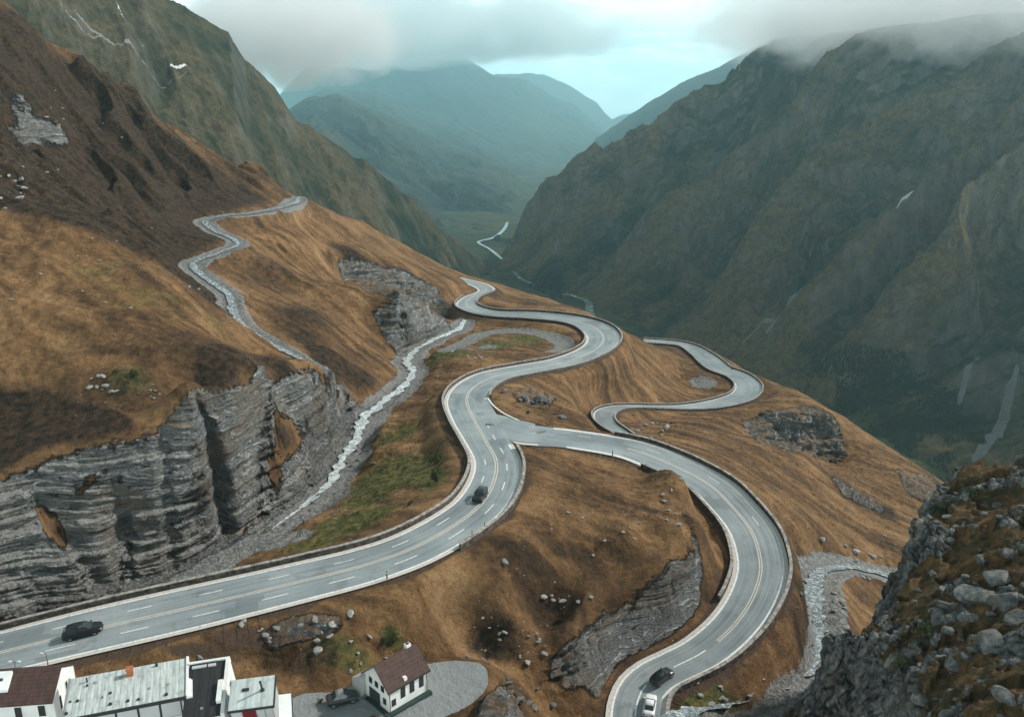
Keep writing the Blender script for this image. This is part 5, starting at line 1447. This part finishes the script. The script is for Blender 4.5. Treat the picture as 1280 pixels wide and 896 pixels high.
# ------------------------------------------------------------------ lamps, posts, signs
def lamp(px, py, h, label, arms):
    p = hit(px, py); r = empty('street_lamp', (p[0], p[1], p[2]-.1)); tag(r, label, 'street lamp', 'street lamps by the brown roofed house')
    MB().cyl((0, 0, 0), .07, .045, h, 10).build('pole', M_METAL, r)
    MB().cyl((0, 0, 0), .13, .11, .35, 10).build('base', M_DARKM, r)
    for a in arms:
        MB().box(min(0, a), max(0, a), -.03, .03, h-.05, h+.02).build('arm', M_METAL, r)
        MB().box(a-.2, a+.2, -.12, .12, h-.1, h+.06).build('lamp_head', M_LAMPG, r, bevel=.04)
lamp(61, 836, 2.0, 'single grey street lamp at the road edge behind the brown roofed house', (-.45,))
lamp(21, 842, 1.6, 'twin headed street lamp nearest the left edge of the photo', (-.45, .45))
def marker(P, T, h, side, i, label):
    x = P[i, 0]+side*T[i, 1]*(h[i]+.35); y = P[i, 1]-side*T[i, 0]*(h[i]+.35)
    r = empty('marker_post', (x, y, P[i, 2])); tag(r, label, 'marker post', 'dark marker posts along the roads')
    MB().box(-.07, .07, -.05, .05, 0, 1.0).build('post', M_DARKM, r, bevel=.01)
    MB().box(-.075, .075, -.055, .055, .72, .88).build('reflector', M_LAMPG, r)
def near(P, px, py, z):
    q = at_z(px, py, z); return int(np.argmin((P[:, 0]-q[0])**2+(P[:, 1]-q[1])**2))
marker(PA, TanA, hwA, 1, near(PA, 580, 668, -52), 'dark marker post on the outer shoulder below the off-road car')
marker(PA, TanA, hwA, 1, near(PA, 597, 660, -52), 'dark marker post on the outer shoulder closest to the off-road car')
marker(PA, TanA, hwA, 1, near(PA, 480, 720, -52.6), 'dark marker post on the outer shoulder above the gravel lot')
marker(PB, TanB, hwB, 1, near(PB, 763, 567, -57.5), 'dark marker post on the inner edge of the branch road just past the fork')
marker(PA, TanA, hwA, 1, near(PA, 661, 468, -61.5), 'dark marker post at the inner edge of the S bend beside the rocky hump')
marker(PC, TanC, hwC, 1, near(PC, 770, 520, -72), 'dark marker post at the hairpin of the narrow side road')

# ------------------------------------------------------------------ stones
def rock_material(name, light, dark, tan=None):
    m, nt = new_mat(name); g = N(nt); p = g.objc()
    i = g.n('ShaderNodeObjectInfo').outputs['Random']
    n = g.noise(p, 2.2, 7, .72); s = g.noise(p, .8, 4)
    c = g.ramp(n, [(.33, dark), (.48, tuple(.55*a+.45*b for a, b in zip(light, dark))), (.6, light), (.72, tuple(min(.8, a*1.2) for a in light))])
    c = g.mix(g.math('MULTIPLY', g.rng(s, .5, .62), .4), c, tan or (.16, .13, .08))
    hs = g.n('ShaderNodeHueSaturation'); g.l(c, hs.inputs['Color']); g.l(g.math('ADD', .75, g.math('MULTIPLY', i, .45)), hs.inputs['Value'])
    g.out(hs.outputs[0], .9, g.bump(n, .8, .2), .25)
    return m
M_STONE = rock_material('pale_limestone', (.42, .41, .39), (.11, .11, .105))
M_STONED = rock_material('grey_crag_stone', (.20, .20, .19), (.04, .042, .043), (.10, .078, .046))
def stone_mesh(seed, sub=4):
    r = np.random.default_rng(seed)
    bm = bmesh.new(); bmesh.ops.create_icosphere(bm, subdivisions=sub, radius=1)
    V = np.array([v.co[:] for v in bm.verts])
    for _ in range(13):
        nn = r.normal(size=3); nn /= np.linalg.norm(nn); k = r.uniform(.48, .85)
        d = V@nn; V = V - np.outer(np.maximum(d-k, 0)*.93, nn)
    V *= r.uniform([.95, .75, .6], [1.25, 1.0, .85])
    V += .05*(fbm3(V[:, 0]*2.2+seed, V[:, 1]*2.2, V[:, 2]*2.2, 3))[:, None]*V/np.linalg.norm(V, axis=1)[:, None]
    for v, c in zip(bm.verts, V): v.co = c
    me = bpy.data.meshes.new('boulder'); bm.to_mesh(me); bm.free()
    for p in me.polygons: p.use_smooth = True
    return me
ST_MESH = [stone_mesh(s, 3) for s in range(9)]
ST_BIG = [stone_mesh(40+s, 5) for s in range(5)]
for me in ST_MESH: me.materials.append(M_STONE)
for me in ST_BIG: me.materials.append(M_STONED)
ST_MESHD = [m.copy() for m in ST_MESH]
for me in ST_MESHD: me.materials[0] = M_STONED
def put_stone(p, size, me, label, group, flat=1.0, sink=.3):
    o = bpy.data.objects.new('boulder', me); C.objects.link(o)
    k = size*random.uniform(.85, 1.15)
    o.scale = (k*random.uniform(.85, 1.2), k*random.uniform(.8, 1.1), k*flat*random.uniform(.75, 1.05))
    o.location = (p[0], p[1], p[2]+k*.6*flat-sink*k)
    o.rotation_euler = (random.uniform(-.3, .3), random.uniform(-.3, .3), random.uniform(0, 6.28))
    return tag(o, label, 'boulder', group)
def scale_at(Y, b): return (CT*Y - ST*b*Y)/F          # metres per pixel
def cluster(n, px, py, sx, sy, s0, s1, label, group, meshes=None, hitf=None, flat=1.0):
    got = 0
    for _ in range(n*4):
        if got >= n: break
        a = random.gauss(0, .5); b = random.gauss(0, .5)
        p = (hitf or hit)(px+a*sx, py+b*sy)
        if not p: continue
        k = scale_at(p[1], p[2]/p[1])*random.uniform(s0, s1)*.5
        put_stone(p, k, random.choice(meshes or ST_MESH), label, group, flat); got += 1
def single(px, py, s, label, me=None, hitf=None, flat=1.0, group='boulders that stand alone', sink=.3):
    p = (hitf or hit)(px, py)
    if p: put_stone(p, scale_at(p[1], p[2]/p[1])*s*.5, me or random.choice(ST_MESH), label, group, flat, sink)
cluster(9, 128, 482, 26, 22, 4, 11, 'pale boulder in the loose cluster on the turf above the striped cliff', 'boulders above the striped cliff')
cluster(6, 195, 492, 20, 18, 3, 6, 'small pale stone scattered just right of the cluster above the striped cliff', 'stones beside the cliff top cluster')
cluster(12, 16, 235, 26, 40, 4, 11, 'pale boulder strewn below the dark crag at the left edge of the slope', 'boulders below the dark crag')
cluster(26, 378, 788, 78, 26, 5, 12, 'grey stone in the cobbled outcrop under the lower edge of the main road', 'stones of the cobbled outcrop', flat=.9)
cluster(8, 706, 750, 44, 9, 5, 10, 'pale stone in the short row across the lower knoll', 'stones in a row on the knoll')
cluster(8, 765, 660, 46, 36, 4, 8, 'weathered stone poking through the orange grass on top of the knoll', 'stones on top of the knoll')
cluster(8, 840, 630, 14, 40, 4, 8, 'pale stone on the rim where the knoll breaks off towards the curve', 'stones on the knoll rim')
cluster(18, 620, 808, 80, 34, 3, 8, 'stone in the rubble slope right of the gravel lot', 'stones on the rubble slope')
cluster(8, 470, 826, 50, 12, 4, 9, 'pale stone along the bank behind the cottage', 'stones behind the cottage')
cluster(16, 635, 872, 34, 28, 5, 13, 'dark grey rock in the outcrop at the bottom edge between lot and cliff', 'rocks at the bottom edge', ST_MESHD)
cluster(16, 822, 538, 36, 13, 4, 8, 'whitish stone in the heap inside the side road hairpin', 'stones heaped by the side road')
cluster(14, 668, 500, 36, 16, 5, 13, 'dark rock in the rugged hump between the S bend and the branch road', 'rocks of the hump', ST_MESHD)
cluster(14, 1080, 690, 60, 36, 3, 9, 'pale stone on the right slope above the lower stream', 'stones above the lower stream')
cluster(8, 1050, 752, 10, 18, 5, 11, 'pale rock grouped in the grass on the inside of the stream bend', 'rocks inside the stream bend')
cluster(18, 1016, 778, 20, 56, 3, 7, 'dark wet stone lying in the pale bed of the lower stream', 'stones in the lower stream', ST_MESHD)
cluster(14, 925, 870, 90, 18, 4, 9, 'stone on the bank between the lower curve and the stream', 'stones by the lower bank')
cluster(20, 385, 640, 80, 30, 3, 8, 'grey stone in the gravel fan at the foot of the striped cliff', 'stones of the gravel fan', ST_MESHD)
cluster(10, 440, 560, 20, 40, 3, 8, 'dark stone beside the white water of the main stream', 'stones beside the white water', ST_MESHD)
cluster(18, 150, 340, 160, 90, 2.5, 6, 'small pale stone scattered over the big brown slope at the left', 'stones over the left slope')
cluster(10, 80, 180, 80, 80, 2.5, 6, 'small stone high on the dark shoulder at the upper left', 'stones high on the dark shoulder')
cluster(8, 590, 440, 50, 16, 3, 7, 'stone on the green patch inside the ring shaped track', 'stones inside the ring track')
single(630, 703, 11, 'single white boulder on the crest of the knoll below the main road')
single(1027, 676, 11, 'lone white rock on the slope right of the big curve')
single(1070, 690, 9, 'pale rock lying further right of the lone white rock')
single(163, 386, 6, 'lone pale stone in the middle of the large left slope')
# rocks on the crag
KB = [(1243,800,62,'largest angular grey boulder half way down the crag, under a paler one'), (1258,752,52,'rounded dark boulder on the crag just above the largest one'), (1228,742,50,'boulder left of the rounded dark one on the crag'), (1250,720,44,'pale flat boulder upper middle of the crag'), (1193,828,34,'pale squat boulder in the turf left of the largest crag boulder'),
      (1176,770,34,'grey slab near the left lip of the crag'), (1228,700,26,'small rock standing above the big boulders of the crag'), (1265,690,24,'pale rock at the right edge of the photo near the crag top'), (1262,872,38,'pale rock at the lower right corner of the crag'), (1205,880,20,'small pale stone near the bottom of the crag turf'), (1152,870,30,'rock on the lower lip of the crag'), (1275,775,46,'boulder cut by the right edge of the photo on the crag'), (1212,770,28,'wedge shaped rock between the slab and the big boulders')]
for i, (px, py, s, lab) in enumerate(KB): single(px, py, s, lab, ST_BIG[i % 5], crag_hit, 1.0, 'big boulders on the crag', .72)
cluster(11, 1230, 760, 90, 110, 8, 18, 'grey stone lying among the big boulders of the crag', 'smaller stones on the crag', ST_MESHD, crag_hit)
cluster(12, 1170, 745, 44, 60, 8, 20, 'grey rock along the left lip of the crag', 'rocks along the crag lip', ST_MESHD, crag_hit)
cluster(10, 1225, 640, 70, 50, 6, 14, 'small grey stone on the upper turf of the crag', 'stones on the upper crag', ST_MESHD, crag_hit)
cluster(6, 1195, 870, 70, 30, 6, 12, 'small pale stone on the lower turf of the crag', 'stones on the lower crag', ST_MESHD, crag_hit)
print('stones', sum(1 for o in C.objects if o.name.startswith('boulder')))

# ------------------------------------------------------------------ bushes
def leaf_mat(name, a, b):
    m, nt = new_mat(name); g = N(nt)
    n = g.noise(g.pos(), 1.8, 4)
    g.out(g.mix(g.rng(n, .35, .65), a, b), .85, None, .15)
    return m
M_LEAF = leaf_mat('bush_leaves', (.022, .035, .014), (.06, .075, .028)); M_STEM = plain('bush_stem', (.06, .04, .025), .9, .1)
def bush_mesh(seed, n=900):
    r = np.random.default_rng(seed); V = []; Fq = []
    cs = [(r.normal(0, .42, 3)*np.array([1, 1, .6])+np.array([0, 0, .75]), r.uniform(.3, .55)) for _ in range(9)]
    for k in range(n):
        c, s = cs[k % 9]; d = r.normal(size=3); d /= np.linalg.norm(d); p = c + d*s*r.uniform(.55, 1.1)
        if p[2] < .02: p[2] = abs(p[2])
        a = r.normal(size=3); a /= np.linalg.norm(a); b = np.cross(a, d); b /= np.linalg.norm(b)+1e-6; q = .085
        i = len(V); V += [p-a*q, p+b*q*.6, p+a*q, p-b*q*.6]; Fq.append([i, i+1, i+2, i+3])
    me = bpy.data.meshes.new('foliage'); me.from_pydata([tuple(map(float, v)) for v in V], [], Fq); me.materials.append(M_LEAF)
    return me
BM_ = [bush_mesh(s) for s in range(4)]
def bush(px, py, s, label, group='dark bushes'):
    p = hit(px, py)
    if not p: return
    k = scale_at(p[1], p[2]/p[1])*s*.5
    r = empty('bush', (p[0], p[1], p[2]-.05)); tag(r, label, 'bush', group)
    o = bpy.data.objects.new('foliage', random.choice(BM_)); C.objects.link(o); o.parent = r; o.scale = (k, k, k*random.uniform(.8, 1.1)); o.rotation_euler = (0, 0, random.uniform(0, 6))
    MB().cyl((0, 0, 0), .06*k, .04*k, .7*k, 6).build('stem', M_STEM, r)
bush(545, 602, 20, 'larger dark green bush on the green bank left of the S bend')
bush(546, 578, 15, 'smaller dark bush behind the larger one on the green bank')
bush(513, 632, 9, 'small dark bush low on the green bank close to the main road')
bush(492, 803, 16, 'low dark green bush above the cottage roof'); bush(479, 806, 13, 'low bush left of the one above the cottage roof')
bush(168, 472, 15, 'dark bush beside the pale boulders above the striped cliff'); bush(144, 468, 10, 'small bush at the upper edge of the pale boulder cluster')
bush(400, 878, 9, 'small dark shrub on the gravel lot left of the parked car')
for px, py, s, lab in ((1180, 640, 30, 'dark heather clump near the top left lip of the crag'), (1160, 790, 34, 'dark heather clump below the slab on the crag'), (1215, 620, 24, 'dark heather clump just under the crag summit'), (1130, 830, 26, 'dark heather clump on the lower left lip of the crag')):
    p = crag_hit(px, py)
    if p:
        k = scale_at(p[1], p[2]/p[1])*s*.5
        r = empty('heather_clump', (p[0], p[1], p[2]-.15)); tag(r, lab, 'shrub', 'heather clumps on the crag')
        o = bpy.data.objects.new('foliage', random.choice(BM_)); C.objects.link(o); o.parent = r; o.scale = (k, k, k*.6)
# ------------------------------------------------------------------ air
sc = bpy.context.scene
def box(name, lo, hi, mat):
    V = [(x, y, z) for x in (lo[0], hi[0]) for y in (lo[1], hi[1]) for z in (lo[2], hi[2])]
    Fq = [(0,1,3,2),(4,6,7,5),(0,4,5,1),(2,3,7,6),(0,2,6,4),(1,5,7,3)]
    return mesh_obj(name, V, Fq, mat, smooth=False)
m, nt = new_mat('haze_air'); g = N(nt)
pv = g.n('ShaderNodeVolumePrincipled'); pv.inputs['Color'].default_value = (.52, .87, .96, 1); pv.inputs['Density'].default_value = 1.05e-4; pv.inputs['Anisotropy'].default_value = .35
o = g.n('ShaderNodeOutputMaterial'); g.l(pv.outputs[0], o.inputs['Volume'])
tag(box('haze', (-11000, -900, -700), (14000, 26000, 1050), m), kind='stuff')
def cloud(name, centre, size, rotz, dens, fn, label_kind='stuff', sub=3):  # these banks are low cloud over the ridges, built as volumes inside the haze
    bm = bmesh.new(); bmesh.ops.create_icosphere(bm, subdivisions=sub, radius=1)
    me = bpy.data.meshes.new(name); bm.to_mesh(me); bm.free()
    ob = bpy.data.objects.new(name, me); C.objects.link(ob)
    ob.location = centre; ob.scale = size; ob.rotation_euler = (0, 0, rotz)
    m, nt = new_mat(name); g = N(nt)
    pv = g.n('ShaderNodeVolumePrincipled'); pv.inputs['Color'].default_value = (.99, 1, 1, 1); pv.inputs['Anisotropy'].default_value = .15
    g.l(g.math('MULTIPLY', fn(g), dens), pv.inputs['Density'])
    o = g.n('ShaderNodeOutputMaterial'); g.l(pv.outputs[0], o.inputs['Volume'])
    me.materials.append(m)
    return tag(ob, kind='stuff')
def bank(g):
    p = g.pos(); oc = g.objc()
    ln = g.n('ShaderNodeVectorMath', operation='LENGTH'); g.l(oc, ln.inputs[0])
    n = g.noise(g.map(p, sc=(1, 1, 1.3)), .0065, 6, .62, .6); n2 = g.noise(p, .028, 4, .6)
    nn = g.math('ADD', g.math('MULTIPLY', n, .75), g.math('MULTIPLY', n2, .25))
    e = g.math('SUBTRACT', g.math('ADD', 1.0, g.math('MULTIPLY', g.math('SUBTRACT', nn, .5), 2.6)), ln.outputs['Value'])
    return g.rng(e, .0, .45)
def bank_far(g):
    p = g.pos(); oc = g.objc()
    ln = g.n('ShaderNodeVectorMath', operation='LENGTH'); g.l(oc, ln.inputs[0])
    nn = g.noise(g.map(p, sc=(1, 1, 1.6)), .0016, 6, .62, .5)
    return g.rng(g.math('SUBTRACT', g.math('ADD', 1.0, g.math('MULTIPLY', g.math('SUBTRACT', nn, .5), 2.4)), ln.outputs['Value']), .0, .5)
def bank2(g):
    p = g.pos(); oc = g.objc()
    ln = g.n('ShaderNodeVectorMath', operation='LENGTH'); g.l(oc, ln.inputs[0])
    nn = g.math('ADD', g.math('MULTIPLY', g.noise(p, .0075, 6, .62, .6), .7), g.math('MULTIPLY', g.noise(p, .03, 5, .62), .3))
    return g.rng(g.math('SUBTRACT', g.math('ADD', 1.0, g.math('MULTIPLY', g.math('SUBTRACT', nn, .5), 2.2)), ln.outputs['Value']), .05, .32)
cloud('cloud_bank', (620, 1400, 135), (230, 640, 105), rad(18), .009, bank)
cloud('cloud_bank', (-405, 1560, 118), (270, 170, 100), rad(-8), .013, bank2)

cloud('cloud_bank', (-1050, 8300, 620), (2300, 1500, 330), 0, .0035, bank_far)
# ------------------------------------------------------------------ light, sky, picture settings
sc = bpy.context.scene
w_ = bpy.data.worlds.new('World'); sc.world = w_; w_.use_nodes = True
nt = w_.node_tree; nt.nodes.clear(); g = N(nt)
SUN_EL, SUN_AZ = rad(39), rad(72)          # azimuth from +Y towards +X
sky = g.n('ShaderNodeTexSky', sky_type='NISHITA'); sky.sun_disc = False; sky.sun_elevation = SUN_EL; sky.sun_rotation = SUN_AZ
tc = g.n('ShaderNodeTexCoord').outputs['Generated']
sx = g.n('ShaderNodeSeparateXYZ'); g.l(tc, sx.inputs[0])
el = sx.outputs[2]
# broken overcast: a grey deck overhead with a bright gap under it towards the far end of the valley
cl = g.noise(g.map(tc, sc=(2.2, 2.2, 9.0), loc=(.3, .1, .0)), 1.6, 6, .58, .25)
c2 = g.noise(g.map(tc, sc=(5., 5., 26.0), loc=(1.3, .4, .2)), 1.2, 5, .55, .3)
c3 = g.noise(g.map(tc, sc=(9., 9., 22.0), loc=(.3, 2.4, .2)), 1.2, 6, .6, .5)
wav = g.math('ADD', el, g.math('MULTIPLY', g.math('SUBTRACT', c2, .5), .10))
wav = g.math('ADD', wav, g.math('MULTIPLY', g.math('SUBTRACT', cl, .5), .05))
deck = g.rng(wav, .050, .066)
east = g.math('DIVIDE', sx.outputs[0], g.math('MAXIMUM', sx.outputs[1], .05))
leftb = g.rng(g.math('ADD', east, g.math('MULTIPLY', g.math('SUBTRACT', c3, .5), .25)), -.10, -.26)
dcol = g.ramp(g.math('ADD', g.math('MULTIPLY', cl, .5), g.math('MULTIPLY', c3, .5)), [(.38, (.44, .54, .53)), (.5, (.56, .66, .645)), (.62, (.74, .82, .79))])
dcol = g.mix(g.math('MULTIPLY', g.rng(el, .055, .13), .6), dcol, (.78, .87, .84))
gcol = g.ramp(c3, [(.36, (.86, 1.0, 1.0)), (.5, (1.08, 1.2, 1.17)), (.60, (1.35, 1.4, 1.35))])
cc = g.mix(deck, gcol, dcol)
cc = g.mix(g.math('MULTIPLY', leftb, g.math('ADD', .35, g.math('MULTIPLY', c3, .8))), cc, (.84, .91, .88))
zen = g.math('MULTIPLY', 1.0, g.math('ADD', g.rng(el, .07, .26, 2.1, 0.0), g.rng(el, .2, .7, .62, .30)))
bgc = g.n('ShaderNodeBackground'); g.l(cc, bgc.inputs[0]); g.l(zen, bgc.inputs[1])
bgs = g.n('ShaderNodeBackground'); g.l(sky.outputs[0], bgs.inputs[0]); bgs.inputs[1].default_value = .10
mx = g.n('ShaderNodeMixShader'); g.put(mx.inputs[0], .9); g.l(bgs.outputs[0], mx.inputs[1]); g.l(bgc.outputs[0], mx.inputs[2])
wo = g.n('ShaderNodeOutputWorld'); g.l(mx.outputs[0], wo.inputs[0])

sl = bpy.data.lights.new('sun', 'SUN'); sl.energy = 3.9; sl.angle = rad(3.5); sl.color = (1., .95, .885)
so = bpy.data.objects.new('sun', sl); C.objects.link(so)
d = Vector((math.sin(SUN_AZ)*math.cos(SUN_EL), math.cos(SUN_AZ)*math.cos(SUN_EL), math.sin(SUN_EL)))
so.rotation_euler = d.to_track_quat('Z', 'Y').to_euler()
so.location = (0, 0, 300)

sc.view_settings.view_transform = 'Standard'; sc.view_settings.look = 'None'
sc.view_settings.gamma = 1.0; sc.view_settings.use_curve_mapping = False
sc.view_settings.exposure = 0.3
sc.render.engine = 'CYCLES'
sc.cycles.use_denoising = True
try: sc.cycles.denoiser = 'OPENIMAGEDENOISE'
except Exception: pass
sc.cycles.max_bounces = 4; sc.cycles.diffuse_bounces = 2; sc.cycles.glossy_bounces = 2
sc.cycles.volume_bounces = 8; sc.cycles.transmission_bounces = 4; sc.cycles.transparent_max_bounces = 8
